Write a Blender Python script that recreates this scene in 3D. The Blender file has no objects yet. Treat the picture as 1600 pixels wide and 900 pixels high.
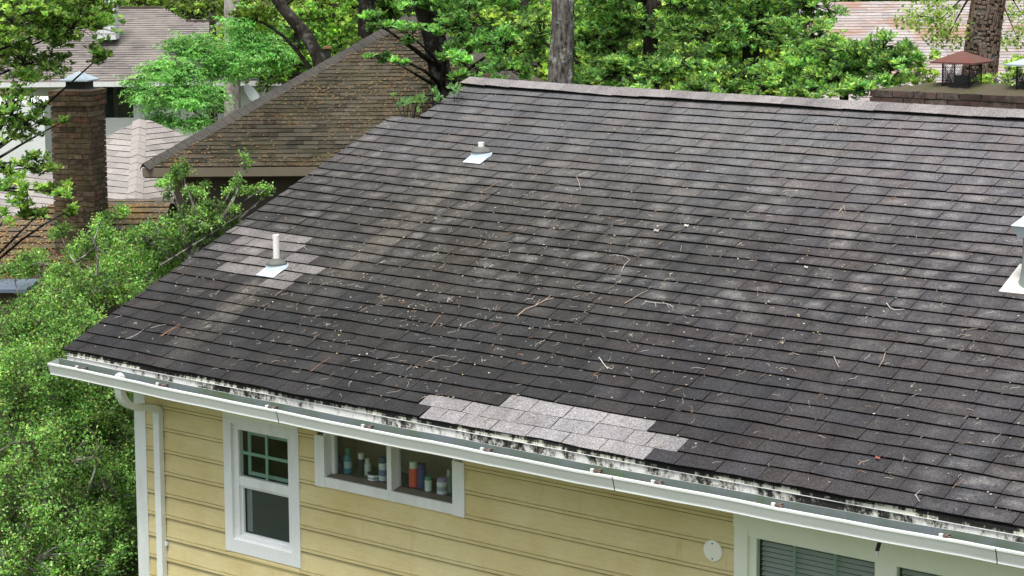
import bpy, math, random
import numpy as np
from mathutils import Vector, Matrix

rnd = random.Random(7)
rng = np.random.default_rng(7)
S = bpy.context.scene

# ------------------------------------------------------------------ camera
M = np.array([[0.79771025, 0.60300008, -0.00701868],      # right
              [-0.5998293, 0.79220854, -0.11229617],      # forward
              [-0.06215434, 0.09378982, 0.99364999]])     # up
CAM = np.array([12.74786, -10.69408, 3.39743])
FPX, CXP, CYP = 3111.0, 800.0, 250.0
cd = bpy.data.cameras.new('camera')
cd.sensor_width = 36.0
cd.lens = FPX / 1600 * 36
cd.shift_y = -0.125
cd.clip_start = 0.1
cd.clip_end = 2000
cam = bpy.data.objects.new('camera', cd)
S.collection.objects.link(cam)
mw = Matrix.Identity(4)
for i in range(3):
    mw[i][0] = M[0][i]; mw[i][1] = M[2][i]; mw[i][2] = -M[1][i]; mw[i][3] = CAM[i]
cam.matrix_world = mw
S.camera = cam

# ------------------------------------------------------------------ light
SUN_EL = math.radians(70)
w = bpy.data.worlds.new('World'); S.world = w; w.use_nodes = True
nt = w.node_tree
sky = nt.nodes.new('ShaderNodeTexSky'); sky.sky_type = 'NISHITA'; sky.sun_disc = False
sky.sun_elevation = SUN_EL
sdir = Vector((math.cos(SUN_EL) * math.cos(math.radians(-75)), math.cos(SUN_EL) * math.sin(math.radians(-75)), math.sin(SUN_EL)))
sky.sun_rotation = math.atan2(sdir.x, sdir.y)
sky.air_density = 1.0; sky.dust_density = 4.0; sky.ozone_density = 1.0
hs = nt.nodes.new('ShaderNodeHueSaturation'); hs.inputs['Saturation'].default_value = 0.45
nt.links.new(sky.outputs[0], hs.inputs['Color'])
nt.links.new(hs.outputs[0], nt.nodes['Background'].inputs['Color'])
nt.nodes['Background'].inputs['Strength'].default_value = 0.15
sd = bpy.data.lights.new('sun', 'SUN'); sd.energy = 2.5; sd.angle = math.radians(16); sd.color = (1, .96, .9)
sun = bpy.data.objects.new('sun', sd); S.collection.objects.link(sun)
sun.rotation_euler = sdir.to_track_quat('Z', 'Y').to_euler()
S.view_settings.view_transform = 'Standard'
S.view_settings.look = 'None'
S.view_settings.exposure = 0.6
S.view_settings.gamma = 1.0
S.cycles.max_bounces = 6
S.cycles.transparent_max_bounces = 12

# ------------------------------------------------------------------ geometry helpers
def ray(px, py):
    return M.T @ np.array([(px - CXP) / FPX, 1, -(py - CYP) / FPX])
def at(px, py, d):                         # point seen at a photo pixel, d metres ahead
    return CAM + ray(px, py) * d
def on(px, py, n, c):                      # ... on the plane n.p = c
    r = ray(px, py); n = np.array(n, float)
    return CAM + r * ((c - n @ CAM) / (n @ r))
def proj(P):
    q = M @ (np.asarray(P, float) - CAM)
    return CXP + FPX * q[0] / q[1], CYP - FPX * q[2] / q[1], q[1]
def W(px, py, y):
    p = on(px, py, (0, 1, 0), y); return p[0], p[2]
PITCH = math.radians(22.2205)
CP, SP = math.cos(PITCH), math.sin(PITCH)
RN = np.array([0, -SP, CP])
def rt(px, py):                            # pixel -> (X, t) on the main roof plane
    p = on(px, py, RN, 0); return p[0], p[1] / CP
def warp(X, t):                            # the old roof sags a few centimetres
    X = max(X, 0)
    a = -.115 * (1 - math.exp(-X / 2.6)); b = -.075 * (1 - math.exp(-X / 5))
    u = min(max(t / 5, 0), 1.1)
    return .62 * (a * u + b * (1 - u))
def RP(X, t, h=0):
    return np.array([X, t * CP, t * SP + warp(X, t)]) + RN * h

def tag(o, label=None, cat=None, group=None, kind=None):
    if label: o['label'] = label
    if cat: o['category'] = cat
    if group: o['group'] = group
    if kind: o['kind'] = kind
    return o
def empty(name, loc, label, cat, group=None):
    o = bpy.data.objects.new(name, None); S.collection.objects.link(o)
    o.location = Vector(loc); o.empty_display_size = .2
    return tag(o, label, cat, group)

class MB:
    """collects faces of one mesh"""
    def __init__(s): s.v = []; s.f = []; s.c = []; s.m = []; s.uv = {}
    def add(s, vs, fs, col=None, mi=0):
        b = len(s.v); s.v += [tuple(float(c) for c in v) for v in vs]
        for f in fs:
            s.f.append(tuple(b + i for i in f)); s.c.append(col or (1, 1, 1, 1)); s.m.append(mi)
    def box(s, a, b, col=None, mi=0, bev=0):
        (x0, y0, z0), (x1, y1, z1) = a, b
        vs = [(x0, y0, z0), (x1, y0, z0), (x1, y1, z0), (x0, y1, z0), (x0, y0, z1), (x1, y0, z1), (x1, y1, z1), (x0, y1, z1)]
        s.add(vs, [(0, 3, 2, 1), (4, 5, 6, 7), (0, 1, 5, 4), (1, 2, 6, 5), (2, 3, 7, 6), (3, 0, 4, 7)], col, mi)
    def hexa(s, vs, col=None, mi=0):
        s.add(vs, [(0, 3, 2, 1), (4, 5, 6, 7), (0, 1, 5, 4), (1, 2, 6, 5), (2, 3, 7, 6), (3, 0, 4, 7)], col, mi)
    def prism(s, prof, x0, x1, col=None, axis=0, caps=True, mi=0):
        n = len(prof)
        vs = [(x0, a, b) for a, b in prof] + [(x1, a, b) for a, b in prof]
        fs = [(i, (i + 1) % n, n + (i + 1) % n, n + i) for i in range(n)]
        if caps: fs += [tuple(range(n))[::-1], tuple(range(n, 2 * n))]
        s.add(vs, fs, col, mi)
    def tube(s, pts, rads, n=6, col=None, caps=True, flat=1.0, mi=0):
        pts = [np.asarray(p, float) for p in pts]
        if not hasattr(rads, '__len__'): rads = [rads] * len(pts)
        vs = []
        for i, p in enumerate(pts):
            d = pts[min(i + 1, len(pts) - 1)] - pts[max(i - 1, 0)]
            d = d / (np.linalg.norm(d) + 1e-9)
            if i == 0:
                a = np.cross(d, (0, 0, 1)) if abs(d[2]) < .9 else np.cross(d, (0, 1, 0))
            else:
                a = a - d * (a @ d)
            a = a / (np.linalg.norm(a) + 1e-9); b = np.cross(d, a)
            for k in range(n):
                th = 2 * math.pi * k / n
                vs.append(p + rads[i] * (a * math.cos(th) + b * math.sin(th) * flat))
        fs = []
        for i in range(len(pts) - 1):
            for k in range(n):
                fs.append((i * n + k, i * n + (k + 1) % n, (i + 1) * n + (k + 1) % n, (i + 1) * n + k))
        if caps: fs += [tuple(range(n))[::-1], tuple((len(pts) - 1) * n + k for k in range(n))]
        s.add(vs, fs, col, mi)
    def lathe(s, prof, c, n=14, col=None, mi=0):
        vs = []
        for r, z in prof:
            for k in range(n):
                th = 2 * math.pi * k / n
                vs.append((c[0] + r * math.cos(th), c[1] + r * math.sin(th), c[2] + z))
        fs = [(i * n + k, i * n + (k + 1) % n, (i + 1) * n + (k + 1) % n, (i + 1) * n + k) for i in range(len(prof) - 1) for k in range(n)]
        fs += [tuple(range(n))[::-1], tuple((len(prof) - 1) * n + k for k in range(n))]
        s.add(vs, fs, col, mi)
    def build(s, name, mats, parent=None, smooth=False, loc=None, kind=None):
        me = bpy.data.meshes.new(name)
        me.from_pydata(s.v, [], s.f)
        if not isinstance(mats, (list, tuple)): mats = [mats]
        for m in mats: me.materials.append(m)
        at_ = me.attributes.new('tint', 'FLOAT_COLOR', 'CORNER')
        cnt = [len(f) for f in s.f]
        cols = np.repeat(np.array([c if len(c) == 4 else (*c, 1) for c in s.c], dtype=np.float32), cnt, axis=0)
        at_.data.foreach_set('color', cols.ravel())
        if s.uv:
            ul = me.uv_layers.new(name='face'); flat = np.full((int(sum(cnt)), 2), .5, np.float32)
            st = np.concatenate([[0], np.cumsum(cnt)])
            for fi, q in s.uv.items(): flat[st[fi]:st[fi] + cnt[fi]] = q
            ul.data.foreach_set('uv', flat.ravel())
        if len(mats) > 1: me.polygons.foreach_set('material_index', s.m)
        if smooth: me.polygons.foreach_set('use_smooth', [True] * len(s.f))
        me.update()
        o = bpy.data.objects.new(name, me); S.collection.objects.link(o)
        if parent: attach(o, parent)
        if loc is not None: o.location = loc
        if kind: o['kind'] = kind
        return o
def attach(o, parent):
    o.parent = parent
    # world-space meshes: cancel the parent's own offset
    p = parent; off = Vector((0, 0, 0))
    while p: off += p.location; p = p.parent
    o.location = -off
def copy_of(o, parent):
    c = o.copy(); S.collection.objects.link(c); c.parent = parent
    return c

def np_mesh(name, verts, nper, cols, mat, parent=None, smooth=False, faces=None):
    """many small n-gons: verts (N*nper,3), one colour each"""
    me = bpy.data.meshes.new(name)
    nv = len(verts)
    if faces is None:
        nf = nv // nper
        idx = np.arange(nv, dtype=np.int32); tot = nper
    else:
        idx = faces.ravel().astype(np.int32); tot = faces.shape[1]; nf = len(faces)
    me.vertices.add(nv); me.vertices.foreach_set('co', np.asarray(verts, np.float32).ravel())
    me.loops.add(nf * tot); me.loops.foreach_set('vertex_index', idx)
    me.polygons.add(nf)
    me.polygons.foreach_set('loop_start', np.arange(nf, dtype=np.int32) * tot)
    a = me.attributes.new('tint', 'FLOAT_COLOR', 'CORNER')
    c = np.ones((nf, 4), np.float32); c[:, :3] = cols
    a.data.foreach_set('color', np.repeat(c, tot, axis=0).ravel())
    me.materials.append(mat)
    me.update(calc_edges=True); me.validate()
    o = bpy.data.objects.new(name, me); S.collection.objects.link(o)
    if parent: attach(o, parent)
    return o

# ------------------------------------------------------------------ materials
def ramp(nt, fac, stops):
    r = nt.nodes.new('ShaderNodeValToRGB')
    while len(r.color_ramp.elements) < len(stops): r.color_ramp.elements.new(.5)
    for e, (p, c) in zip(r.color_ramp.elements, stops):
        e.position = p; e.color = (*c, 1) if len(c) == 3 else c
    nt.links.new(fac, r.inputs[0]); return r.outputs[0]
def noise(nt, scale, detail=4, rough=.55, vec=None, stretch=None, coord='pos'):
    n = nt.nodes.new('ShaderNodeTexNoise'); n.inputs['Scale'].default_value = scale
    n.inputs['Detail'].default_value = detail; n.inputs['Roughness'].default_value = rough
    if coord == 'pos':
        v = nt.nodes.new('ShaderNodeNewGeometry').outputs['Position']
    else:
        v = nt.nodes.new('ShaderNodeTexCoord').outputs['Object']
    if stretch:
        m = nt.nodes.new('ShaderNodeMapping'); m.inputs['Scale'].default_value = stretch
        if len(stretch) > 3: pass
        nt.links.new(v, m.inputs[0]); v = m.outputs[0]
    nt.links.new(v, n.inputs['Vector']); return n.outputs['Fac']
def mixc(nt, fac, a, b, mode='MIX'):
    m = nt.nodes.new('ShaderNodeMix'); m.data_type = 'RGBA'; m.blend_type = mode
    for i, v in ((0, fac), (6, a), (7, b)):
        s = m.inputs[i]
        if hasattr(v, 'links'): nt.links.new(v, s)
        elif i == 0: s.default_value = v
        elif isinstance(v, (int, float)): s.default_value = (v, v, v, 1)
        else: s.default_value = (*v, 1)
    return m.outputs[2]
def math_(nt, op, a, b=0.0, clamp=False):
    m = nt.nodes.new('ShaderNodeMath'); m.operation = op; m.use_clamp = clamp
    for s, v in ((m.inputs[0], a), (m.inputs[1], b)):
        if hasattr(v, 'links'): nt.links.new(v, s)
        else: s.default_value = v
    return m.outputs[0]
def newmat(name, rough=.8, spec=.3, metal=0):
    m = bpy.data.materials.new(name); m.use_nodes = True
    b = m.node_tree.nodes['Principled BSDF']
    b.inputs['Roughness'].default_value = rough
    b.inputs['Specular IOR Level'].default_value = spec
    b.inputs['Metallic'].default_value = metal
    return m, m.node_tree, b
def bump(nt, b, h, strength=.3, dist=.01):
    n = nt.nodes.new('ShaderNodeBump'); n.inputs['Strength'].default_value = strength; n.inputs['Distance'].default_value = dist
    nt.links.new(h, n.inputs['Height']); nt.links.new(n.outputs[0], b.inputs['Normal'])
def attr(nt, name='tint'):
    a = nt.nodes.new('ShaderNodeAttribute'); a.attribute_name = name; return a

def paint(name, col, dirt=(.3, .3, .26), amount=.25, rough=.6, scale=3, bscale=120, bstr=.12, stretch=None, metal=0, spec=.3):
    m, nt, b = newmat(name, rough, spec, metal)
    n1 = noise(nt, scale, 6, .65, stretch=stretch)
    f = ramp(nt, n1, [(.42, (0, 0, 0)), (.72, (1, 1, 1))])
    f2 = math_(nt, 'MULTIPLY', f, amount)
    c = mixc(nt, f2, col, dirt)
    n2 = noise(nt, scale * 14, 4, .6)
    c = mixc(nt, math_(nt, 'MULTIPLY', ramp(nt, n2, [(.55, (0, 0, 0)), (.75, (1, 1, 1))]), amount * .6), c, dirt)
    nt.links.new(c, b.inputs['Base Color'])
    bump(nt, b, noise(nt, bscale, 3), bstr, .004)
    return m

# shingle granules: the tint attribute is the blend's colour, alpha how pale the worn middle gets
def shingle_mat(name, pale=(.215, .212, .205), speck=240):
    m, nt, b = newmat(name, .95, .12)
    a = attr(nt)
    g = math_(nt, 'ADD', math_(nt, 'MULTIPLY', noise(nt, speck, 2, .7), .5), math_(nt, 'MULTIPLY', noise(nt, speck * .33, 3, .75), .5))
    gr = ramp(nt, g, [(.36, (.45, .45, .45)), (.5, (1, 1, 1)), (.62, (2.1, 2.1, 2.1))])
    c = mixc(nt, 1.0, a.outputs['Color'], gr, 'MULTIPLY')
    # paler worn middle of each shingle, from its own face coordinates
    uv = nt.nodes.new('ShaderNodeUVMap'); uv.uv_map = 'face'
    sx = nt.nodes.new('ShaderNodeSeparateXYZ'); nt.links.new(uv.outputs[0], sx.inputs[0])
    def hump(o, k):
        d = math_(nt, 'ABSOLUTE', math_(nt, 'SUBTRACT', o, .5)); return math_(nt, 'SUBTRACT', 1.0, math_(nt, 'MULTIPLY', d, k), True)
    h = math_(nt, 'POWER', math_(nt, 'MULTIPLY', hump(sx.outputs[0], 1.9), hump(sx.outputs[1], 1.7)), .6)
    n = ramp(nt, noise(nt, 6.5, 6, .7), [(.36, (0, 0, 0)), (.66, (1, 1, 1))]); big = noise(nt, 1.1, 4, .6)
    h = math_(nt, 'MULTIPLY', h, math_(nt, 'MULTIPLY', n, 1.5))
    w_ = math_(nt, 'MULTIPLY', ramp(nt, h, [(.1, (0, 0, 0)), (1.0, (1, 1, 1))]), a.outputs['Alpha'])
    w_ = math_(nt, 'MULTIPLY', w_, ramp(nt, big, [(.34, (.3, .3, .3)), (.6, (1, 1, 1))]))
    c = mixc(nt, w_, c, mixc(nt, 1.0, gr, pale, 'MULTIPLY'))
    # brown run-off stains washed down the slope below the two pipes
    ps = nt.nodes.new('ShaderNodeSeparateXYZ'); nt.links.new(nt.nodes.new('ShaderNodeNewGeometry').outputs['Position'], ps.inputs[0])
    wv = noise(nt, 2.6, 5, .7); fine = ramp(nt, noise(nt, 12, 6, .75), [(.38, (.0, .0, .0)), (.62, (1, 1, 1))])
    for (px, py, L) in ((745, 250, 2.5), (425, 432, 1.45)):
        x0, t0 = rt(px, py); y0 = t0 * CP
        dx = math_(nt, 'ADD', math_(nt, 'SUBTRACT', ps.outputs[0], x0), math_(nt, 'MULTIPLY', math_(nt, 'SUBTRACT', wv, .5), .22))
        dd = math_(nt, 'SUBTRACT', y0, ps.outputs[1])
        wd = math_(nt, 'ADD', .15, math_(nt, 'MULTIPLY', dd, .035))
        q = math_(nt, 'DIVIDE', dx, wd); q = math_(nt, 'SUBTRACT', 1.0, math_(nt, 'MULTIPLY', math_(nt, 'MULTIPLY', q, q), .8), True)
        fa = math_(nt, 'SUBTRACT', 1.0, math_(nt, 'DIVIDE', dd, L), True)
        on_ = math_(nt, 'MULTIPLY', math_(nt, 'ADD', dd, .02), 12.0, True)
        k = math_(nt, 'MULTIPLY', math_(nt, 'MULTIPLY', q, fa), math_(nt, 'MULTIPLY', on_, fine))
        c = mixc(nt, math_(nt, 'MULTIPLY', k, .62, True), c, mixc(nt, 1.0, gr, (.185, .172, .148), 'MULTIPLY'))
    st = ramp(nt, noise(nt, 2.2, 6, .7, stretch=(1.6, .5, .5)), [(.35, (.66, .66, .66)), (.6, (1.12, 1.11, 1.1))])
    c = mixc(nt, .7, c, st, 'MULTIPLY')
    c = mixc(nt, .35, c, ramp(nt, noise(nt, 1.3, 3), [(.3, (.86, .9, .95)), (.7, (1.12, 1.06, 1.0))]), 'MULTIPLY')
    nt.links.new(c, b.inputs['Base Color'])
    bump(nt, b, math_(nt, 'ADD', g, math_(nt, 'MULTIPLY', noise(nt, 14, 3), 3)), .5, .006)
    return m
M_SH = shingle_mat('asphalt_shingle')
def moss_mat(name, moss=(.16, .13, .05), amt=.5, orange=(.30, .15, .05), oamt=.5, scale=2.0, thr=(.42, .66)):
    m, nt, b = newmat(name, .95, .15)
    a = attr(nt)
    g = noise(nt, 120, 2, .7)
    c = mixc(nt, 1.0, a.outputs['Color'], ramp(nt, g, [(.3, (.5, .5, .5)), (.7, (1.6, 1.6, 1.6))]), 'MULTIPLY')
    n = noise(nt, scale, 6, .65)
    c = mixc(nt, math_(nt, 'MULTIPLY', ramp(nt, n, [(thr[0], (0, 0, 0)), (thr[1], (1, 1, 1))]), amt), c, moss)
    n3 = noise(nt, 26, 4, .7); n4 = noise(nt, scale * .8, 4, .6)
    k = math_(nt, 'MULTIPLY', ramp(nt, n3, [(.52, (0, 0, 0)), (.62, (1, 1, 1))]), ramp(nt, n4, [(.40, (0, 0, 0)), (.62, (1, 1, 1))]))
    c = mixc(nt, math_(nt, 'MULTIPLY', k, oamt), c, orange)
    nt.links.new(c, b.inputs['Base Color'])
    bump(nt, b, noise(nt, 40, 4), .5, .02)
    return m
M_SHB = moss_mat('mossy_brown_shingle', amt=.4, moss=(.055, .052, .022), oamt=.6, orange=(.24, .14, .06))
M_SHC = moss_mat('needle_strewn_shingle', amt=.7, moss=(.20, .14, .05), oamt=.85, orange=(.42, .24, .08))
M_SHP = moss_mat('pale_pink_shingle', amt=.15, oamt=.1, moss=(.3, .27, .24))
M_SHF = moss_mat('mauve_shingle', amt=.6, moss=(.30, .27, .245), oamt=.0, scale=.6)
M_SHN = moss_mat('pine_needle_roof_shingle', amt=.85, moss=(.29, .175, .125), oamt=.6, orange=(.40, .25, .16), scale=1.1, thr=(.47, .60))

M_WHITE = paint('white_trim_paint', (.74, .77, .77), (.33, .36, .30), .35, .55, 4, stretch=(1, 1, .3))
M_FRIEZE = paint('greenish_white_paint', (.79, .83, .73), (.64, .71, .50), .4, .6, 1.6)
M_GUT = paint('gutter_enamel', (.74, .78, .78), (.40, .43, .38), .3, .35, 3, stretch=(.4, 1, 1), spec=.5)
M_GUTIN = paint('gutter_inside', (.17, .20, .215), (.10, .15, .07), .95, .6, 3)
M_YEL = None
def siding_mat():
    m, nt, b = newmat('yellow_siding_paint', .75, .25)
    n1 = noise(nt, 1.7, 5, .6)
    c = mixc(nt, ramp(nt, n1, [(.3, (0, 0, 0)), (.7, (1, 1, 1))]), (.56, .465, .215), (.66, .59, .335))
    grain = noise(nt, 9, 6, .7, stretch=(1, 1, 9))
    c = mixc(nt, .5, c, ramp(nt, grain, [(.3, (.82, .8, .76)), (.6, (1.06, 1.06, 1.06))]), 'MULTIPLY')
    sp = noise(nt, 46, 3, .7)
    c = mixc(nt, ramp(nt, sp, [(.70, (0, 0, 0)), (.76, (1, 1, 1))]), c, (.16, .12, .06))
    st = noise(nt, 3.1, 5, .75, stretch=(2.5, 1, .5))
    c = mixc(nt, math_(nt, 'MULTIPLY', ramp(nt, st, [(.60, (0, 0, 0)), (.72, (1, 1, 1))]), .35), c, (.35, .22, .09))
    nt.links.new(c, b.inputs['Base Color'])
    bump(nt, b, noise(nt, 24, 6, .7, stretch=(1, 1, 7)), .35, .004)
    return m
M_YEL = siding_mat()
def fascia_mat():
    m, nt, b = newmat('mildewed_white_fascia', .8, .2)
    n = noise(nt, 9, 9, .82, stretch=(1, 1, .7)); big = noise(nt, .8, 4, .6, stretch=(1, .2, .2))
    s = math_(nt, 'MULTIPLY', math_(nt, 'ADD', n, math_(nt, 'MULTIPLY', big, .9)), .5)
    sx_ = nt.nodes.new('ShaderNodeSeparateXYZ'); nt.links.new(nt.nodes.new('ShaderNodeNewGeometry').outputs['Position'], sx_.inputs[0])
    s = math_(nt, 'ADD', s, math_(nt, 'MULTIPLY', math_(nt, 'SUBTRACT', sx_.outputs[0], 3.5), .006))
    c = ramp(nt, s, [(.455, (.70, .70, .67)), (.485, (.48, .48, .44)), (.505, (.16, .16, .13)), (.52, (.022, .022, .02))])
    nt.links.new(c, b.inputs['Base Color']); bump(nt, b, n, .3, .005)
    return m
def drip_mat(o=0.0):
    m, nt, b = newmat('black_streaked_drip_edge', .8, .2)
    n = noise(nt, 15, 7, .72, stretch=(1, 1, .3)); big = noise(nt, 1.4, 3, .5)
    s = math_(nt, 'MULTIPLY', math_(nt, 'ADD', n, math_(nt, 'MULTIPLY', big, .8)), .5)
    c = ramp(nt, s, [(.43 - o, (.50, .51, .44)), (.455 - o, (.22, .23, .17)), (.48 - o, (.015, .015, .014))])
    nt.links.new(c, b.inputs['Base Color']); bump(nt, b, n, .3, .005)
    return m
M_FAS, M_DRIP = fascia_mat(), drip_mat(); M_DRIP2 = drip_mat(.055)
M_METAL = paint('galvanised_metal', (.40, .46, .49), (.22, .25, .24), .5, .5, 5, metal=.2)
M_STACK = paint('weathered_green_grey_metal', (.23, .27, .26), (.14, .16, .13), .6, .6, 7)
M_PALEMETAL = paint('pale_flashing_metal', (.55, .66, .73), (.45, .48, .5), .3, .5, 8)
M_RUST = paint('rusty_red_metal', (.13, .048, .035), (.10, .075, .06), .8, .75, 6)
M_DARK = paint('dark_interior', (.012, .014, .014), (.02, .02, .02), .2, .8)
M_BLACK = paint('black_mesh_metal', (.02, .022, .024), (.05, .04, .03), .5, .7)
M_RUBBER = paint('grey_rubber_boot', (.10, .11, .11), (.18, .19, .12), .6, .7, 20)
M_PVC = paint('white_plastic_pipe', (.82, .81, .78), (.6, .58, .5), .25, .5, 20)
M_ROOM = paint('brown_room_lining', (.30, .245, .16), (.02, .02, .015), .3, .9)
M_SILL = paint('weathered_sill_wood', (.17, .155, .12), (.08, .07, .05), .6, .8, 14)
M_GREENFR = paint('green_tinted_bar', (.26, .42, .36), (.2, .32, .27), .3, .5)
M_BROWNW = paint('dark_brown_paint', (.085, .07, .052), (.05, .04, .03), .4, .8)
M_TAUPE = paint('taupe_paint', (.17, .145, .105), (.10, .09, .06), .3, .75)
M_STUCCO = paint('white_stucco', (.70, .73, .72), (.45, .5, .42), .35, .85, 1.5)
M_MORTAR = paint('dark_mortar', (.13, .11, .085), (.05, .05, .035), .6, .95, 8, bstr=.5)
M_DECK = paint('black_roof_felt', (.010, .010, .010), (.02, .02, .02), .2, .95)
def attr_mat(name, rough=.7, spec=.3, ns=30):
    m, nt, b = newmat(name, rough, spec)
    a = attr(nt)
    c = mixc(nt, .6, a.outputs['Color'], ramp(nt, noise(nt, ns, 3), [(.3, (.75, .75, .75)), (.7, (1.15, 1.15, 1.15))]), 'MULTIPLY')
    nt.links.new(c, b.inputs['Base Color']); return m
M_ATTR = attr_mat('painted_plastic', .4, .5)
M_LITTER = attr_mat('dry_twig', .8, .2, 60)
def brick_mat(name, stops, grime=(.03, .028, .02), moss=(.09, .10, .03)):
    m, nt, b = newmat(name, .92, .15)
    oi = nt.nodes.new('ShaderNodeObjectInfo')
    c = ramp(nt, oi.outputs['Random'], stops)
    n = noise(nt, 16, 5, .7)
    c = mixc(nt, math_(nt, 'MULTIPLY', ramp(nt, n, [(.45, (0, 0, 0)), (.62, (1, 1, 1))]), .75), c, grime)
    n2 = noise(nt, 5, 4, .6)
    c = mixc(nt, math_(nt, 'MULTIPLY', ramp(nt, n2, [(.5, (0, 0, 0)), (.68, (1, 1, 1))]), .5), c, moss)
    nt.links.new(c, b.inputs['Base Color']); bump(nt, b, n, .5, .01)
    return m
M_BRICK = brick_mat('brown_brick', [(0, (.085, .06, .042)), (.35, (.15, .105, .07)), (.75, (.19, .13, .085)), (.88, (.20, .085, .055)), (1, (.24, .20, .14))])
M_BRICK2 = brick_mat('dark_wine_brick', [(0, (.045, .034, .03)), (.5, (.085, .052, .042)), (1, (.15, .115, .10))], moss=(.16, .15, .14))
def glass_mat():
    m = bpy.data.materials.new('window_glass'); m.use_nodes = True
    nt = m.node_tree; nt.nodes.remove(nt.nodes['Principled BSDF'])
    t = nt.nodes.new('ShaderNodeBsdfTransparent'); t.inputs[0].default_value = (.90, .94, .92, 1)
    g = nt.nodes.new('ShaderNodeBsdfGlossy'); g.inputs['Roughness'].default_value = .02
    lw = nt.nodes.new('ShaderNodeLayerWeight'); lw.inputs[0].default_value = .5
    fr = nt.nodes.new('ShaderNodeMath'); fr.operation = 'MULTIPLY_ADD'; fr.inputs[1].default_value = .9; fr.inputs[2].default_value = .035
    pw = nt.nodes.new('ShaderNodeMath'); pw.operation = 'POWER'; pw.inputs[1].default_value = 5
    nt.links.new(lw.outputs['Facing'], pw.inputs[0]); nt.links.new(pw.outputs[0], fr.inputs[0])
    mx = nt.nodes.new('ShaderNodeMixShader')
    nt.links.new(fr.outputs[0], mx.inputs[0]); nt.links.new(t.outputs[0], mx.inputs[1]); nt.links.new(g.outputs[0], mx.inputs[2])
    nt.links.new(mx.outputs[0], nt.nodes['Material Output'].inputs[0]); return m
M_GLASS = glass_mat()
def leaf_mat(name, trans=.5, rough=.6, spec=.18):
    m, nt, b = newmat(name, rough, spec)
    a = attr(nt)
    nt.links.new(a.outputs['Color'], b.inputs['Base Color'])
    t = nt.nodes.new('ShaderNodeBsdfTranslucent')
    c = mixc(nt, 1.0, a.outputs['Color'], (1.45, 1.4, .6), 'MULTIPLY'); nt.links.new(c, t.inputs[0])
    mx = nt.nodes.new('ShaderNodeMixShader'); mx.inputs[0].default_value = trans
    nt.links.new(b.outputs[0], mx.inputs[1]); nt.links.new(t.outputs[0], mx.inputs[2])
    nt.links.new(mx.outputs[0], nt.nodes['Material Output'].inputs[0]); return m
M_LEAF = leaf_mat('leaf')
def bark_mat(name, a_, b_, lichen=(.42, .44, .38), lam=.4, scale=9):
    m, nt, b = newmat(name, .95, .1)
    n = noise(nt, scale, 6, .7, stretch=(1, 1, .35))
    c = ramp(nt, n, [(.38, a_), (.6, b_)])
    c = mixc(nt, math_(nt, 'MULTIPLY', ramp(nt, noise(nt, 5, 5, .7), [(.52, (0, 0, 0)), (.62, (1, 1, 1))]), lam), c, lichen)
    nt.links.new(c, b.inputs['Base Color']); bump(nt, b, n, 1.0, .03); return m
M_BARKD = bark_mat('dark_bark', (.008, .007, .006), (.032, .027, .022), lam=.15)
M_BARKG = bark_mat('grey_lichen_bark', (.025, .022, .019), (.17, .155, .14), lam=.8, scale=26)
M_BARKL = bark_mat('pale_grey_bark', (.14, .12, .11), (.32, .30, .28), lam=.4)
M_BARKP = bark_mat('pine_bark', (.07, .05, .038), (.17, .125, .095), lam=.1, scale=14)
def ground_mat():
    m, nt, b = newmat('leafy_ground', .95, .1)
    n = noise(nt, .7, 8, .7)
    c = ramp(nt, n, [(.35, (.03, .045, .012)), (.5, (.07, .09, .025)), (.65, (.12, .09, .05))])
    nt.links.new(c, b.inputs['Base Color']); bump(nt, b, noise(nt, 6, 6), .8, .05); return m
M_GROUND = ground_mat()
GZ = -5.4
g = MB(); g.add([(-600, -400, GZ), (500, -400, GZ), (500, 800, GZ), (-600, 800, GZ)], [(0, 1, 2, 3)])
g.build('ground', M_GROUND, kind='structure')
# ------------------------------------------------------------------ main house
HX1 = 11.5
house = empty('house', (0.375, 0.4, GZ), 'pale yellow house with dark shingle roof and white gutter, closest to the camera', 'house')
YW = .40
EXPO = .1415
KT = 36
RIDGE_T = 5.215
def xleft(t):
    if t < 4.345: return -.036 + .0 if t < .3 else -.036 + (t - .3) * .041
    return .452 + (t - 4.345) * .055
NOTCH_T = 4.36
# roof deck with rake boards, soffit and back slope
m = MB()
for i in range(24):
    xa = 0.0 + i * HX1 / 24; xb = (i + 1) * HX1 / 24
    for j in range(5):
        ta, tb = .02 + j * 1.03, .02 + (j + 1) * 1.03
        if i == 0:
            for ta2, tb2 in ((ta, tb),) if j < 4 else ((ta, NOTCH_T - .01), (NOTCH_T, tb)):
                l0, l1 = xleft(ta2) + .012, xleft(tb2 - .001) + .012
                m.add([RP(l0, ta2, -.004), RP(max(xb, l0), ta2, -.004), RP(max(xb, l1), tb2, -.004), RP(l1, tb2, -.004)], [(0, 1, 2, 3)])
        else: m.add([RP(xa, ta, -.004), RP(xb, ta, -.004), RP(xb, tb, -.004), RP(xa, tb, -.004)], [(0, 1, 2, 3)])
a = RP(0.5, RIDGE_T, -.01); b = RP(HX1, RIDGE_T, -.01)
m.add([a, b, (HX1, b[1] + 4.9, b[2] - 2.0), (.5, a[1] + 4.9, a[2] - 2.0)], [(0, 1, 2, 3)])
roof = m.build('roof', M_DECK, house)
# gable barge board
m = MB()
for (t0, t1, x) in ((0.02, NOTCH_T, .0), (NOTCH_T, RIDGE_T, .47)):
    a0, a1 = xleft(t0) + .02, xleft(t1 - .03) + .02; t1 -= .02
    p = [RP(a0, t0, -.02), RP(a0 + .03, t0, -.02), RP(a1 + .03, t1, -.02), RP(a1, t1, -.02)]
    m.hexa([q - np.array([0, 0, .16]) for q in p] + p)
m.build('rake_board', M_WHITE, house)

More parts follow.
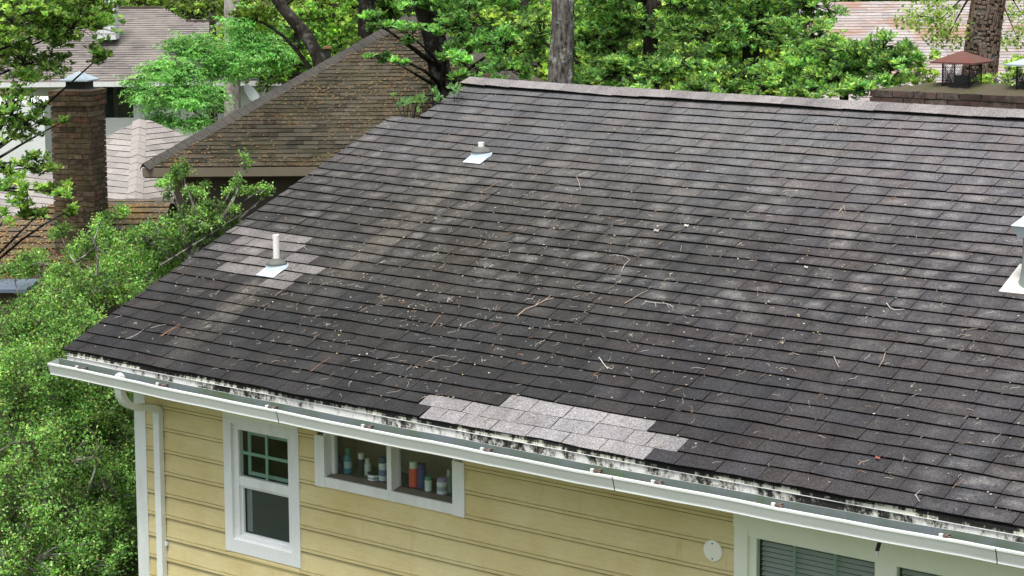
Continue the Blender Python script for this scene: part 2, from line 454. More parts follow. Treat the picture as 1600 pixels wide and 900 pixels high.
# ---- shingles
def XT(px, py): return rt(px, py)
new_rows = {0: (XT(655, 649)[0], XT(1004, 716)[0]), 1: (XT(650, 631)[0], XT(1052, 708)[0]), 2: (XT(777, 634)[0], XT(1006, 674)[0])}
V1 = XT(752, 246); V2 = XT(430, 428); V3 = XT(1600, 437)
# the older repair around the lower vent, row by row: photo points of its left and right ends
patch2 = []
for (l, r_) in (((345, 365), (487, 362)), ((352, 383), (488, 378)), ((340, 392), (490, 392)), ((345, 402), (495, 405)), ((360, 420), (490, 418)), ((372, 430), (480, 432)), ((395, 440), (455, 445))):
    a, b = XT(*l), XT(*r_); patch2.append((.5 * (a[1] + b[1]), a[0], b[0]))
spots = []       # worn pale blotches (photo px, radius px, strength)
for px, py, r_, s in ((1570, 775, 40, 1.5), (1530, 735, 45, .8), (1490, 690, 45, .7), (1590, 700, 40, .6), (1470, 345, 60, .3),
                      (1540, 450, 120, .45), (1440, 465, 90, .35), (1300, 440, 70, .3), (1100, 480, 60, .35), (1000, 440, 70, .4), (870, 470, 70, .45),
                      (960, 395, 50, .4), (600, 265, 60, .6), (560, 300, 60, .55), (660, 280, 60, .5), (540, 390, 50, .45), (500, 470, 40, .4),
                      (1240, 200, 180, .35), (1450, 250, 200, .4), (900, 640, 25, .5), (920, 612, 20, .5), (820, 640, 18, .35),
                      (700, 330, 60, .35), (1380, 400, 80, .35), (1250, 350, 70, .3)):
    a = XT(px, py); spots.append((a[0], a[1], r_ / 170., r_ / 95., s))
def streak(X, t, V, L):                       # run-off below a vent
    dx = X - V[0]; dt = V[1] - t
    if dt < -.05 or dt > L: return 0
    return math.exp(-(dx / .16) ** 2) * (1 - dt / L) ** .8
def sm(a, b, x):
    u = min(max((x - a) / (b - a), 0), 1); return u * u * (3 - 2 * u)
def shingle_tint(X, t, k):
    base = .033 + .012 * sm(.8, 2.2, t) + .082 * sm(2.4, 5.0, t) * (.7 + .3 * sm(1, 4, X))
    base += .016 * sm(4.5, 8.0, X) * (1 - sm(3.5, 5, t))
    base *= rnd.uniform(.76, .94)
    wear = .05 + .25 * sm(.9, 2.4, t) * (1 - .5 * sm(3.8, 5, t))
    wear *= rnd.uniform(.3, 1.5)
    hue = rnd.random()
    if hue < .5: c = [base * 1.0, base, base * 1.01]
    elif hue < .8: c = [base * .97, base * .99, base * 1.04]
    else: c = [base * 1.05, base * 1.0, base * .99]
    gq = math.exp(-((X - 2.2) / 2.2) ** 2 - ((t - 2.2) / 1.2) ** 2); c[2] *= 1 - .13 * gq; c[0] *= 1 + .02 * gq
    if X > 5: c[0] *= 1.04; c[2] *= 1.03
    for sx, st_, rx, ry, s in spots:
        q = ((X - sx) / rx) ** 2 + ((t - st_) / ry) ** 2
        if q < 2.5: wear += .33 * s * math.exp(-q) * rnd.uniform(.3, 1.5)
    s = (streak(X, t, V1, 2.6) + streak(X, t, V2, 1.7)) * .22
    if s > .02:
        s *= rnd.uniform(.5, 1.1)
        for i, v in enumerate((.185, .17, .14)): c[i] += (v - c[i]) * min(s * .85, .9)
    for pt, xa, xb in patch2:
        if abs(t - pt) < EXPO * .62 and xa < X < xb:
            v = rnd.uniform(.10, .17) * (1 if rnd.random() < .85 else .5); c = [v * 1.03, v * .97, v * .94]; wear = .5
    if k in new_rows and new_rows[k][0] - .06 < X < new_rows[k][1] + .02:
        v = rnd.uniform(.185, .235); c = [v * 1.0, v * .97, v * .98]; wear = 0
    return (*c, min(wear, 1))
def wob(X, k):
    return .007 * math.sin(X * 1.7 + k * 2.3) + .005 * math.sin(X * 4.1 + k * 5.1) + .003 * math.sin(X * 9.3 + k * 1.7)
EDGE = (.006, .006, .006, 0)
def shingle(mb, x0, x1, k, tint, tt=None, lift=None):
    t0 = k * EXPO - .004; t1 = min(t0 + EXPO + .03, RIDGE_T) if tt is None else tt
    h = .019 if k not in new_rows or tint[0] < .18 else .008
    la = lift or (rnd.uniform(-.002, .0035), rnd.uniform(-.002, .0035), rnd.uniform(-.002, .0035))
    xs = [x0, (x0 + x1) / 2, x1]
    bot = [RP(x, t0 + wob(x, k) + rnd.uniform(-.0015, .0015), h + la[i]) for i, x in enumerate(xs)]
    low = [RP(x, t0 + wob(x, k) + .003, .0005) for x in xs]
    top = [RP(x, t1, .0035) for x in xs]
    v = bot + low + top
    f0 = len(mb.f)
    mb.add(v, [(0, 1, 7, 6), (1, 2, 8, 7)], tint)
    mb.uv[f0] = [(0, 0), (.5, 0), (.5, 1.2), (0, 1.2)]; mb.uv[f0 + 1] = [(.5, 0), (1, 0), (1, 1.2), (.5, 1.2)]
    mb.add(v, [(3, 4, 1, 0), (4, 5, 2, 1), (3, 0, 6), (5, 8, 2)], EDGE)
cells = []
for k in range(KT + 1):
    t0 = k * EXPO
    if t0 > RIDGE_T - .06: break
    tm = t0 + EXPO / 2
    xl = xleft(tm)
    x = xl + (-(k * .1525 + (k // 3) * .06) % .305) - .305
    if k in new_rows: x += 0
    row = []
    while x < HX1:
        wd = .305 + rnd.uniform(-.006, .006)
        if rnd.random() < .12: wd *= .55
        x1 = x + wd
        a, b = max(x, xl), min(x1, HX1)
        if b - a > .03: row.append([a, b - .0042])
        x = x1
    if k in new_rows:                          # snap joints to the ends of the repair
        for e in new_rows[k]:
            j = min(range(1, len(row)), key=lambda i: abs(row[i][0] - e))
            row[j][0] = e; row[j - 1][1] = e - .004
    for a, b in row:
        if k in new_rows and new_rows[k][0] - .01 < (a + b) / 2 < new_rows[k][1]: b -= .0025
        tt = None
        if b < .46 + .1 and tm > NOTCH_T: continue
        if t0 + EXPO + .03 > NOTCH_T and t0 < NOTCH_T and a < .45:
            tt = NOTCH_T
        cx = (a + b) / 2
        # keep clear of the pipes' flashings
        tint = shingle_tint(cx, tm, k)
        if k in new_rows:
            inside = new_rows[k][0] - .01 < cx < new_rows[k][1]
            if not inside and tint[0] > .18: tint = shingle_tint(cx, tm, 99)
        u, v, d = proj(RP(cx, tm))
        vis = -25 < u < 1625 and -25 < v < 925
        area = (b - a) / d * EXPO / d if vis else -1
        cells.append((area, a, b, k, tint, tt))
cells.sort(key=lambda c: -c[0])
cut = cells[:300]; rest = cells[300:]
for c in cut:
    m = MB(); shingle(m, *c[1:]); o = m.build('shingle', M_SH, roof)
    if c[4][0] > .183 and c[3] in new_rows: o['label'] = 'pale new grey replacement shingle'
m = MB()
for c in rest: shingle(m, *c[1:])
m.build('shingle_field', M_SH, roof, kind='stuff')
# ridge caps, overlapping towards the left end
n = 0; x = .49
while x < HX1 - .2:
    x1 = x + .30; m = MB()
    v = rnd.uniform(.15, .21); tint = (v * 1.03, v * .97, v * .96, .25)
    pr = []
    for xx, hh in ((x - .012, .0275), (x1, .0235)):
        sag = .006 * math.sin(xx * 2.1) + .004 * math.sin(xx * 5)
        r = RP(xx, RIDGE_T, 0)
        low = RP(xx, RIDGE_T - .155 + rnd.uniform(-.006, .006), .026 + hh * .75 + sag)
        mid = RP(xx, RIDGE_T - .07, hh + .018)
        apex = r + np.array([0, 0, hh + .014]); back = apex + np.array([0, .15, -.05])
        under = RP(xx, RIDGE_T - .120, .004)
        pr.append([under, low, mid, apex, back])
    A, B = pr
    m.add(A + B, [(1, 6, 7, 2), (2, 7, 8, 3), (3, 8, 9, 4)], tint)
    m.add(A + B, [(0, 5, 6, 1), (0, 1, 2, 3, 4), (9, 8, 7, 6, 5)], (.02, .02, .02, 0))
    m.build('ridge_shingle', M_SH, roof)
    x += .30 * 1.0

# ---- roof vents
def pipe_vent(px, py, hgt, name='vent_pipe'):
    X, t = XT(px, py)
    b = RP(X, t, .014)
    m = MB()                                    # flashing plate and lead collar
    w2 = .10
    pts = [(X - w2, t - .13), (X + w2, t - .13), (X + w2, t + .015), (X - w2, t + .015)]
    m.hexa([RP(a, c, .020) for a, c in pts] + [RP(a, c, .025) for a, c in pts])
    ring = []; n = 20; zt_ = RP(X, t + .05)[2] + .045; cy = RP(X, t + .02)[1]
    for r_, u in ((.105, 0), (.098, .5), (.090, 1)):
        rr = []
        for i in range(n):
            th = 2 * math.pi * i / n; x, y = X + r_ * math.cos(th), cy + r_ * .9 * math.sin(th)
            zb = RP(x, y / CP)[2] + .02; rr.append((x, y, zb + (zt_ - zb) * u))
        ring.append(rr)
    v = sum(ring, []); fs = [(j * n + i, j * n + (i + 1) % n, (j + 1) * n + (i + 1) % n, (j + 1) * n + i) for j in range(2) for i in range(n)]
    m.add(v, fs)
    c = np.array([X, cy, zt_])
    o = MB(); o.lathe([(.028, 0), (.028, hgt)] , c, 16)
    o.lathe([(.0282, hgt - .001), (.023, hgt), (.022, hgt - .02)], c, 16)
    pipe = o.build(name, M_PVC, house, smooth=False)
    m.build('flashing', M_PALEMETAL, pipe)
    o = MB(); o.lathe([(.093, -.006), (.090, .003), (.07, .022), (.045, .038), (.033, .045)], c, 20); o.build('rubber_boot', M_RUBBER, pipe, smooth=True)
pipe_vent(750, 243, .085)
pipe_vent(430, 421, .245)
# sheet metal vent with a hood at the right edge
X, t = XT(1620, 431)
b0 = RP(X, t, 0)
m = MB()
prof = [(-.085, -.07), (.085, -.07), (.085, .07), (-.085, .07)]
def ell(r1, r2, n=14): return [(r1 * math.cos(2 * math.pi * i / n), r2 * math.sin(2 * math.pi * i / n)) for i in range(n)]
n = 16
rings = [(.135, .13, 0), (.118, .115, .03), (.105, .10, .10), (.095, .09, .44)]
v = []
for a, c, z in rings: v += [(b0[0] + x * a / .1, b0[1] + y * c / .1, b0[2] + z + (y * c / .1) * math.tan(PITCH) * (1 if z == 0 else 0)) for x, y in ell(.1, .1, n)]
m.add(v, [(j * n + i, j * n + (i + 1) % n, (j + 1) * n + (i + 1) % n, (j + 1) * n + i) for j in range(3) for i in range(n)])
vent = m.build('metal_vent', M_STACK, house, smooth=True)
m = MB()
z = b0[2] + .36
def rect4(hx, hy, zz): return [(b0[0] - hx, b0[1] - hy, zz), (b0[0] + hx, b0[1] - hy, zz), (b0[0] + hx, b0[1] + hy, zz), (b0[0] - hx, b0[1] + hy, zz)]
m.hexa([(b0[0] - .10, b0[1] - .11, z - .03), (b0[0] + .10, b0[1] - .11, z - .03), (b0[0] + .10, b0[1] + .11, z - .03), (b0[0] - .10, b0[1] + .11, z - .03)] + rect4(.14, .13, z + .05))
m.hexa(rect4(.145, .135, z + .0501) + rect4(.07, .06, z + .125))
m.build('hood', M_METAL, vent)
m = MB(); pts = [(X - .20, t - .19), (X + .22, t - .19), (X + .22, t + .2), (X - .20, t + .2)]
m.hexa([RP(a, c, .016) for a, c in pts] + [RP(a, c, .022) for a, c in pts]); m.build('flashing', paint('white_flashing', (.55, .54, .49), (.35, .35, .29), .5), vent)

# ---- gutter
GX = [-.09, 1.1, 2.3, 3.5, 4.7, 5.7, 6.7, 7.6, 8.4, 10.0, HX1]
GZs = [-.094, -.114, -.130, -.140, -.1465, -.1475, -.146, -.143, -.138, -.13, -.12]
def gz(x): return float(np.interp(x, GX, GZs))
GPROF = [(-.004, .022), (.0, .022), (.0, -.104), (-.085, -.104), (-.092, -.101), (-.100, -.094), (-.098, -.086), (-.099, -.078), (-.108, -.05), (-.116, -.022), (-.124, -.012), (-.124, .001), (-.121, .003), (-.104, .003), (-.104, -.001), (-.117, -.003), (-.110, -.022), (-.102, -.05), (-.092, -.078), (-.084, -.096), (-.004, -.096)]
gutter_y = -.002
m = MB(); gi = MB()
xs = [-.085] + [i * .25 for i in range(1, 47)]
vs = []; n = len(GPROF)
for x in xs:
    wv = .0022 * math.sin(x * 3.3) + .0015 * math.sin(x * 8.1)
    vs += [(x, gutter_y + y, gz(x) + z + wv) for y, z in GPROF]
fo, fi_ = [], []
for i in range(len(xs) - 1):
    for k in range(n):
        q = (i * n + k, (i + 1) * n + k, (i + 1) * n + (k + 1) % n, i * n + (k + 1) % n)
        (fi_ if (k >= 15 or k == n - 1) else fo).append(q)
m.add(vs, fo); 
m.add(vs, fi_, mi=1)
m.add([(-.087, gutter_y + y, gz(-.085) + z) for y, z in GPROF[1:13]], [tuple(range(12))])
gutter = m.build('gutter', [M_GUT, M_GUTIN], house)
# debris lying in it is litter of its own (below); hangers and seams are pieces of the gutter
M_HANG = paint('rusty_bracket', (.16, .13, .12), (.12, .06, .04), .7)
def hanger(px, py):
    X, z = W(px, py, -.10)
    m = MB(); z0 = gz(X) + .004
    m.box((X - .012, -.122, z0 - .002), (X + .012, -.104, z0 + .022), mi=0); m.box((X - .012, -.104, z0 - .008), (X + .010, -.004, z0 - .004), mi=1)
    m.box((X + .016, -.112, z0 - .016), (X + .05, -.075, z0 + .004), mi=1); m.box((X + .012, -.118, z0 + .005), (X + .04, -.108, z0 + .017), mi=1)
    m.build('hanger', [M_WHITE, M_HANG], gutter)
for p in ((122, 573), (248, 600), (419, 636), (569, 666), (755, 701), (927, 736), (1022, 753), (1210, 787), (1472, 834)): hanger(*p)
for p in ((432, 652), (957, 757), (1555, 885)):
    X, z = W(*p, -.12); z0 = gz(X)
    m = MB()
    for k in range(4, 11):
        (ya, za), (yb, zb) = GPROF[k], GPROF[k + 1]
        o2 = gutter_y - .0018
        m.add([(X, ya + o2, z0 + za), (X + .006, ya + o2, z0 + za), (X + .006, yb + o2, z0 + zb), (X, yb + o2, z0 + zb)], [(0, 1, 2, 3)])
    m.build('seam', M_BLACK, gutter)
# strainer over the outlet
X, z = W(186, 587, -.06)
m = MB()
for k in range(9):
    th = k / 9 * math.pi
    m.tube([(X + .042 * math.cos(a) * math.cos(th), -.055 + .042 * math.cos(a) * math.sin(th), gz(X) - .03 + .05 * math.sin(a)) for a in np.linspace(0, math.pi, 9)], .004, 5)
m.build('leaf_strainer', M_WHITE, gutter)
# drip edge and fascia
m = MB(); m2 = MB()
xs = [0.0] + [.25 * i for i in range(1, 47)]
for i in range(len(xs) - 1):
    a, b = xs[i], xs[i + 1]; za, zb = RP(a, 0)[2], RP(b, 0)[2]
    m.hexa([(a, .004, za - .038), (b, .004, zb - .038), (b, .02, zb - .038), (a, .02, za - .038), (a, .008, za - .018), (b, .008, zb - .018), (b, .02, zb - .018), (a, .02, za - .018)])
    m.hexa([(a, .006, za - .0178), (b, .006, zb - .0178), (b, .02, zb - .0178), (a, .02, za - .0178), (a, .010, za - .001), (b, .010, zb - .001), (b, .02, zb - .001), (a, .02, za - .001)], mi=2)
    m.hexa([(a, -.001, za - .042), (b, -.001, zb - .042), (b, .010, zb - .042), (a, .010, za - .042), (a, -.001, za - .0385), (b, -.001, zb - .0385), (b, .010, zb - .0385), (a, .010, za - .0385)], mi=1)
    m2.hexa([(a, .008, za - .18), (b, .008, zb - .18), (b, .03, zb - .18), (a, .03, za - .18), (a, .008, za - .0425), (b, .008, zb - .0425), (b, .03, zb - .0425), (a, .03, za - .0425)])
m.build('drip_edge', [M_DRIP, M_WHITE, M_DRIP2], house); m2.build('fascia', M_FAS, house)
m = MB(); m.box((.06, .032, -.155), (HX1, YW + .02, -.145)); m.build('soffit', M_FRIEZE, house)

# ---- downspout: square pipe with two crimped elbows
m = MB()
XD = .70
def sq(pts, hw, hd):
    vs = []; P_ = [np.array(p, float) for p in pts]
    for i, p in enumerate(P_):
        d = P_[min(i + 1, len(P_) - 1)] - P_[max(i - 1, 0)]; d /= np.linalg.norm(d)
        nrm = np.cross((1, 0, 0), d); k = 1.0 + (.035 if (i % 2 and 0 < i < len(P_) - 1) else 0)
        for a, b in ((-1, -1), (1, -1), (1, 1), (-1, 1)):
            vs.append(p + np.array([a * hw * k, 0, 0]) + nrm * (b * hd * k))
    fs = [(i * 4 + k, i * 4 + (k + 1) % 4, (i + 1) * 4 + (k + 1) % 4, (i + 1) * 4 + k) for i in range(len(P_) - 1) for k in range(4)]
    fs += [(3, 2, 1, 0), tuple(len(vs) - 4 + k for k in range(4))]
    return vs, fs
HD = .026
def onX(px, py):
    p = on(px, py, (1, 0, 0), XD); return (XD, p[1], p[2])
yw_ = YW - .045
ctrl = [onX(187, 603), onX(187.5, 612), onX(191, 622), onX(198, 631), onX(207, 635), onX(216, 636.5), onX(225, 636.5), onX(234, 636.5), onX(241, 638), onX(247, 643), onX(250, 651)]
ctrl = [np.array(c) for c in ctrl] + [np.array((XD, yw_, -.50))]
ctrl[-2][1] = min(ctrl[-2][1], yw_)
path = []
for i in range(len(ctrl) - 1):
    p0, p1_, p2_, p3 = ctrl[max(i - 1, 0)], ctrl[i], ctrl[i + 1], ctrl[min(i + 2, len(ctrl) - 1)]
    for u in (0, .33, .66):
        path.append(.5 * ((2 * p1_) + (p2_ - p0) * u + (2 * p0 - 5 * p1_ + 4 * p2_ - p3) * u * u + (3 * p1_ - p0 - 3 * p2_ + p3) * u ** 3))
path.append(ctrl[-1])
v, f = sq(path, .036, HD); m.add(v, f)
ds = m.build('downspout', M_GUT, house)
m = MB(); m.box((XD - .034, yw_ - HD + .001, GZ + .1), (XD + .034, yw_ + HD - .001, -.49)); m.build('pipe', M_GUT, ds)
m = MB(); m.box((XD - .052, yw_ + .01, -1.62), (XD + .052, yw_ + HD + .004, -1.59)); m.build('strap', M_GUT, ds)

M_LAPSHADE = paint('brown_lap_shade', (.20, .155, .08), (.05, .04, .025), .6, .9, 12)  # dark brown painted in for the shade under the siding laps
# ---- wall: windows first (boards are cut round them)
TR = YW - .022            # face of the trim
def rectW(tl, tr, bl, br, y):
    a, b, c, d = W(*tl, y), W(*tr, y), W(*bl, y), W(*br, y)
    return (a[0] + c[0]) / 2, (b[0] + d[0]) / 2, (c[1] + d[1]) / 2, (a[1] + b[1]) / 2   # x0,x1,z0,z1
w1 = rectW((347.5, 651), (466, 668), (353, 860), (469, 887), TR)
sw = rectW((491, 677), (725, 722), (493, 757), (726, 810), TR)
bx0 = W(1147, 830, TR)[0]; BX1 = bx0 + 3.3
BZ0 = -1.9
CORN = (W(211, 700, TR)[0], W(228, 700, TR)[0])
lap0 = -1.016; LAP = .1845
holes = [(w1[0] + .02, w1[1] - .02, w1[2] + .02, .5), (sw[0] + .02, sw[1] - .02, sw[2] + .02, .5), (bx0 + .02, 99, BZ0, .5)]
j0 = -24
for j in range(j0, 5):
    z0 = lap0 + LAP * j; z1 = min(z0 + LAP + .012, -.16)
    if z1 - z0 < .03: continue
    segs = [(CORN[1] - .02, BX1 + 2)]
    for hx0, hx1, hz0, hz1 in holes:
        if z1 - .012 > hz0 and z0 < hz1:
            # board ends (or is notched) at the opening; a board that only partly overlaps is cut in two strips
            ns = []
            for a, b in segs:
                if hx0 > a and hx0 < b:
                    ns.append((a, hx0))
                    if hx1 < b: ns.append((hx1, b))
                else: ns.append((a, b))
            segs = ns
    ns = []
    for a, b in segs:                       # long runs are butted from shorter boards
        b = min(b, 9.6)
        if b - a > 99:
            c_ = a + (b - a) * rnd.uniform(.3, .7); ns += [(a, c_ - .0015), (c_ + .0015, b)]
        else: ns.append((a, b))
    segs = ns
    for a, b in segs:
        m = MB(); y = YW
        prof = [(y, z0), (y - .019, z0), (y - .0192, z0 + .020), (y - .006, z0 + .021), (y - .006, z0 + .0275), (y - .017, z0 + .0285), (y - .0025, z1), (y, z1)]
        m.prism(prof, a, b)
        m.box((a + .002, y - .017, z0 - .0055), (b - .002, y - .003, z0 - .0003), mi=1)  # thin dark strip added below the lap as its shadow line
        m.build('siding_board', [M_YEL, M_LAPSHADE], house)
    # strip under a window when the opening starts inside this board
    for hx0, hx1, hz0, hz1 in holes[:2]:
        if z0 < hz0 < z1 - .012:
            m = MB(); m.prism([(YW, z0), (YW - .019, z0), (YW - .018, z0 + .02), (YW - .005, hz0), (YW, hz0)], hx0, hx1)
            m.build('siding_board', M_YEL, house)
# the wall behind the boards with its openings: three dark-lined cavities
m = MB()
def wallbox(x0, x1, z0, z1): m.box((x0, YW + .001, z0), (x1, YW + .12, z1))
zt = -.16
wallbox(CORN[0] + .01, w1[0] + .03, GZ, zt); wallbox(w1[1] - .03, sw[0] + .03, GZ, zt); wallbox(sw[1] - .03, bx0 + .03, GZ, zt)
wallbox(w1[0] + .03, w1[1] - .03, GZ, w1[2] + .03); wallbox(sw[0] + .03, sw[1] - .03, GZ, sw[2] + .03); wallbox(bx0 + .03, HX1 - .2, GZ, BZ0 + .03)
m.box((CORN[0] + .01, YW + .12, GZ), (CORN[0] + .13, 8.9, zt)); m.box((HX1 - .32, YW + .12, GZ), (HX1 - .2, 8.9, zt)); m.box((CORN[0] + .13, 8.78, GZ), (HX1 - .32, 8.9, zt))
# gable triangle
gx = CORN[0] + .01
m.add([(gx, YW + .02, zt), (gx, 4.8, 1.82), (gx, 9.0, .1), (gx, 9.0, zt), (gx + .12, YW + .02, zt), (gx + .12, 4.8, 1.82), (gx + .12, 9.0, .1), (gx + .12, 9.0, zt)], [(0, 1, 2, 3), (7, 6, 5, 4)])
m.build('wall', M_BROWNW, house)
m = MB(); m.box((CORN[0], TR, GZ), (CORN[1], YW + .02, -.16)); m.build('corner_board', M_WHITE, house)

def frame(mb, x0, x1, z0, z1, w_, ya, yb, wb=None, wt=None):   # rectangular ring of four boards butted end to end
    wb = w_ if wb is None else wb; wt = w_ if wt is None else wt
    mb.box((x0, ya, z0), (x0 + w_, yb, z1)); mb.box((x1 - w_, ya, z0), (x1, yb, z1))
    mb.box((x0 + w_, ya + .0015, z0), (x1 - w_, yb, z0 + wb)); mb.box((x0 + w_, ya + .0015, z1 - wt), (x1 - w_, yb, z1))
# window 1, double hung
x0, x1, z0, z1 = w1
m = MB(); frame(m, x0, x1, z0, z1, .085, TR, YW + .03, .105, .055)
win = m.build('window', M_WHITE, house); win['label'] = 'double hung window with dark insect screen'
m = MB(); m.box((x0 + .002, TR - .004, z1 + .002), (x1 - .002, YW + .02, -.16)); m.build('head_board', M_FRIEZE, win)
fx0, fx1, fz0, fz1 = x0 + .085, x1 - .085, z0 + .105, z1 - .055
m = MB(); frame(m, fx0, fx1, fz0, fz1, .055, YW + .006, YW + .06, .03, .05); m.build('frame', M_WHITE, win)
gx0, gx1 = fx0 + .055, fx1 - .055; zm0, zm1 = W(374, 757, YW + .02)[1], W(374, 743, YW + .02)[1]
m = MB(); m.box((gx0, YW + .012, zm0), (gx1, YW + .05, zm1)); m.build('meeting_rail', M_WHITE, win)
m = MB(); frame(m, gx0, gx1, fz0 + .03, zm0, .022, YW + .028, YW + .05); m.build('sash', M_WHITE, win)
m = MB(); xm = (gx0 + gx1) / 2 + .012; zmm = (zm1 + fz1 - .05) / 2 + .0
m.box((xm - .012, YW + .034, zm1), (xm + .012, YW + .044, fz1 - .05)); m.build('muntin', M_GREENFR, win)
m = MB(); m.box((gx0, YW + .0355, zmm - .012), (xm - .0125, YW + .0425, zmm + .012)); m.box((xm + .0125, YW + .0355, zmm - .012), (gx1, YW + .0425, zmm + .012)); m.build('muntin', M_GREENFR, win)
m = MB(); m.box((gx0, YW + .0265, zm1), (gx1, YW + .029, fz1 - .05)); m.build('pane', M_GLASS, win)
m = MB(); m.box((gx0 + .022, YW + .047, fz0 + .052), (gx1 - .022, YW + .0495, zm0 - .022)); m.build('pane', M_GLASS, win)
m = MB(); m.box((gx0 + .09, YW + .06, fz0 + .05), (gx1, YW + .064, zm0)); m.build('screen', paint('grey_insect_screen', (.055, .06, .068), (.04, .045, .05), .5), win)
m = MB(); m.box((gx0 + .025, YW + .066, fz0 + .06), (gx0 + .10, YW + .07, zm0 - .02)); m.build('curtain', paint('grey_curtain', (.28, .30, .33), (.2, .2, .22), .3), win)
m = MB(); frame(m, gx0 + .03, gx1, zm1 + .0, fz1 - .07, .03, YW + .085, YW + .095); m.build('inner_frame', M_GREENFR, win)
m = MB(); m.box((gx0 - .06, YW + .5, z0), (gx1 + .06, YW + .52, z1)); m.box((gx0 - .1, YW + .125, z0), (gx0 - .06, YW + .5, z1)); m.box((gx1 + .06, YW + .125, z0), (gx1 + .1, YW + .5, z1))
m.box((gx0 - .06, YW + .125, z0 - .02), (gx1 + .06, YW + .5, z0 - .001)); m.build('room_lining', M_DARK, win)

# short window with the toiletries
x0, x1, z0, z1 = sw; z1 = -.17
m = MB(); LB = W(507, 720, TR)[0] - x0; RB = x1 - W(707, 760, TR)[0]
zb = (W(507, 746, TR)[1] + W(706, 787, TR)[1]) / 2
m.box((x0, TR - .004, z0), (x0 + LB, YW + .03, W(492, 679, TR)[1])); m.box((x1 - RB, TR - .004, z0), (x1, YW + .03, W(707, 720, TR)[1]))
m.box((x0 + LB + .001, TR, z0 + .004), (x1 - RB - .001, YW + .02, zb))
win = m.build('window', M_WHITE, house); win['label'] = 'long low window with toiletries behind the glass'
DEEP = YW + .075
ix0, ix1 = x0 + LB, x1 - RB
SILLZ = zb + .004
m = MB(); m.add([(ix0, YW - .02, zb - .003), (ix1, YW - .02, zb - .003), (ix1, DEEP, SILLZ + .012), (ix0, DEEP, SILLZ + .012), (ix0, YW - .02, zb - .02), (ix1, YW - .02, zb - .02), (ix1, DEEP, zb - .02), (ix0, DEEP, zb - .02)], [(0, 1, 2, 3), (0, 4, 5, 1)])
m.build('sill', M_SILL, win)
m = MB(); m.box((ix0 - .015, YW - .012, zb), (ix0 + .002, DEEP + .03, z1)); m.box((ix0 + .003, DEEP - .02, SILLZ), (ix0 + .032, DEEP + .02, z1)); m.box((ix1 - .002, YW - .012, zb), (ix1 + .015, DEEP + .03, z1))
m.box((ix0 + .033, DEEP - .018, z1 - .075), (ix1, DEEP + .02, z1)); m.build('frame', M_SILL if 0 else M_WHITE, win)
xm0, xm1 = W(604, 740, TR)[0], W(611, 740, TR)[0]
m = MB(); m.box((xm0, TR + .003, zb - .002), (xm1, DEEP + .02, z1)); m.build('mullion', M_WHITE, win)
m = MB(); m.box((ix0 + .032, DEEP, SILLZ + .008), (xm0, DEEP + .003, z1 - .075)); m.build('pane', M_GLASS, win)
m = MB(); m.box((xm1, DEEP, SILLZ + .008), (ix1 - .002, DEEP + .003, z1 - .075)); m.build('pane', M_GLASS, win)
m = MB()
BACK = YW + .40
m.box((ix0 - .05, YW + .0761, SILLZ - .02), (ix1 + .05, BACK, SILLZ + .008)); inner = m.build('inner_sill', M_SILL, win)
m = MB(); m.box((ix0 - .05, BACK, SILLZ - .02), (ix1 + .05, BACK + .02, z1 + .1)); m.box((ix0 - .09, YW + .121, SILLZ - .02), (ix0 - .05, BACK, z1 + .1)); m.box((ix1 + .05, YW + .121, SILLZ - .02), (ix1 + .09, BACK, z1 + .1))
m.build('room_lining', M_ROOM, win)
SB = SILLZ + .0085
def bottle(name, px, y_, wid, top_py, col, capcol, label, cat='bottle', shape='bottle', caph=.22, bandcol=None):
    X, z = W(px, 740, y_); ztop = W(px, top_py, y_)[1]; h = max(ztop - SB, .04)
    m = MB(); r = wid / 2
    if shape == 'tub':
        m.lathe([(r * .96, 0), (r, .004), (r, h * .8)], (X, y_, SB), 18, col)
    elif shape == 'can':
        m.lathe([(r * .95, 0), (r, .005), (r, h * .72), (r * .93, h * .75)], (X, y_, SB), 18, col)
    else:
        m.lathe([(r * .9, 0), (r, .008), (r, h * .62), (r * .8, h * .70), (r * .45, h * .76), (r * .42, h * .8)], (X, y_, SB), 18, col)
    if bandcol:
        m.lathe([(r * 1.012, h * .22), (r * 1.012, h * .48)], (X, y_, SB), 18, bandcol)
    o = m.build(name, M_ATTR, smooth=False); tag(o, label, cat, 'toiletries on the inside sill of the low window')
    m = MB()
    rc = {'tub': r * 1.03, 'can': r * .9}.get(shape, r * .62); zc = {'tub': h * .8, 'can': h * .75}.get(shape, h * .76)
    m.lathe([(rc, zc), (rc, h * .985), (rc * .9, h)], (X, y_, SB), 16, capcol); m.build('cap', M_ATTR, o)
Y1 = YW + .14
bottle('hand_mirror_bottle' if 0 else 'bottle', 530, Y1, .07, 714, (.03, .04, .05), (.05, .05, .06), 'dark squat bottle leftmost on the sill behind the low window glass', shape='bottle')
bottle('spray_bottle', 544, Y1, .065, 700, (.05, .22, .32), (.05, .25, .20), 'tall teal and blue spray bottle behind the left pane', bandcol=(.35, .5, .6))
bottle('bottle', 564.5, Y1 + .01, .052, 708, (.015, .02, .05), (.75, .75, .72), 'slim navy bottle with white cap behind the left pane', shape='can')
bottle('bottle', 574, Y1 + .05, .06, 716, (.8, .85, .83), (.8, .83, .8), 'plain white bottle beside the slim navy bottle')
bottle('cream_jar', 585, Y1 - .02, .105, 738, (.75, .82, .8), (.03, .04, .04), 'low white jar with dark lid behind the left pane', cat='jar', shape='tub', bandcol=(.3, .36, .38))
bottle('bottle', 598.5, Y1, .066, 714, (.75, .8, .85), (.05, .09, .22), 'white bottle with dark blue cap next to the middle mullion', shape='can', bandcol=(.2, .2, .4))
bottle('spray_can', 646, Y1, .07, 721, (.85, .12, .08), (.75, .82, .75), 'red spray can with pale cap behind the right pane', cat='can', shape='can')
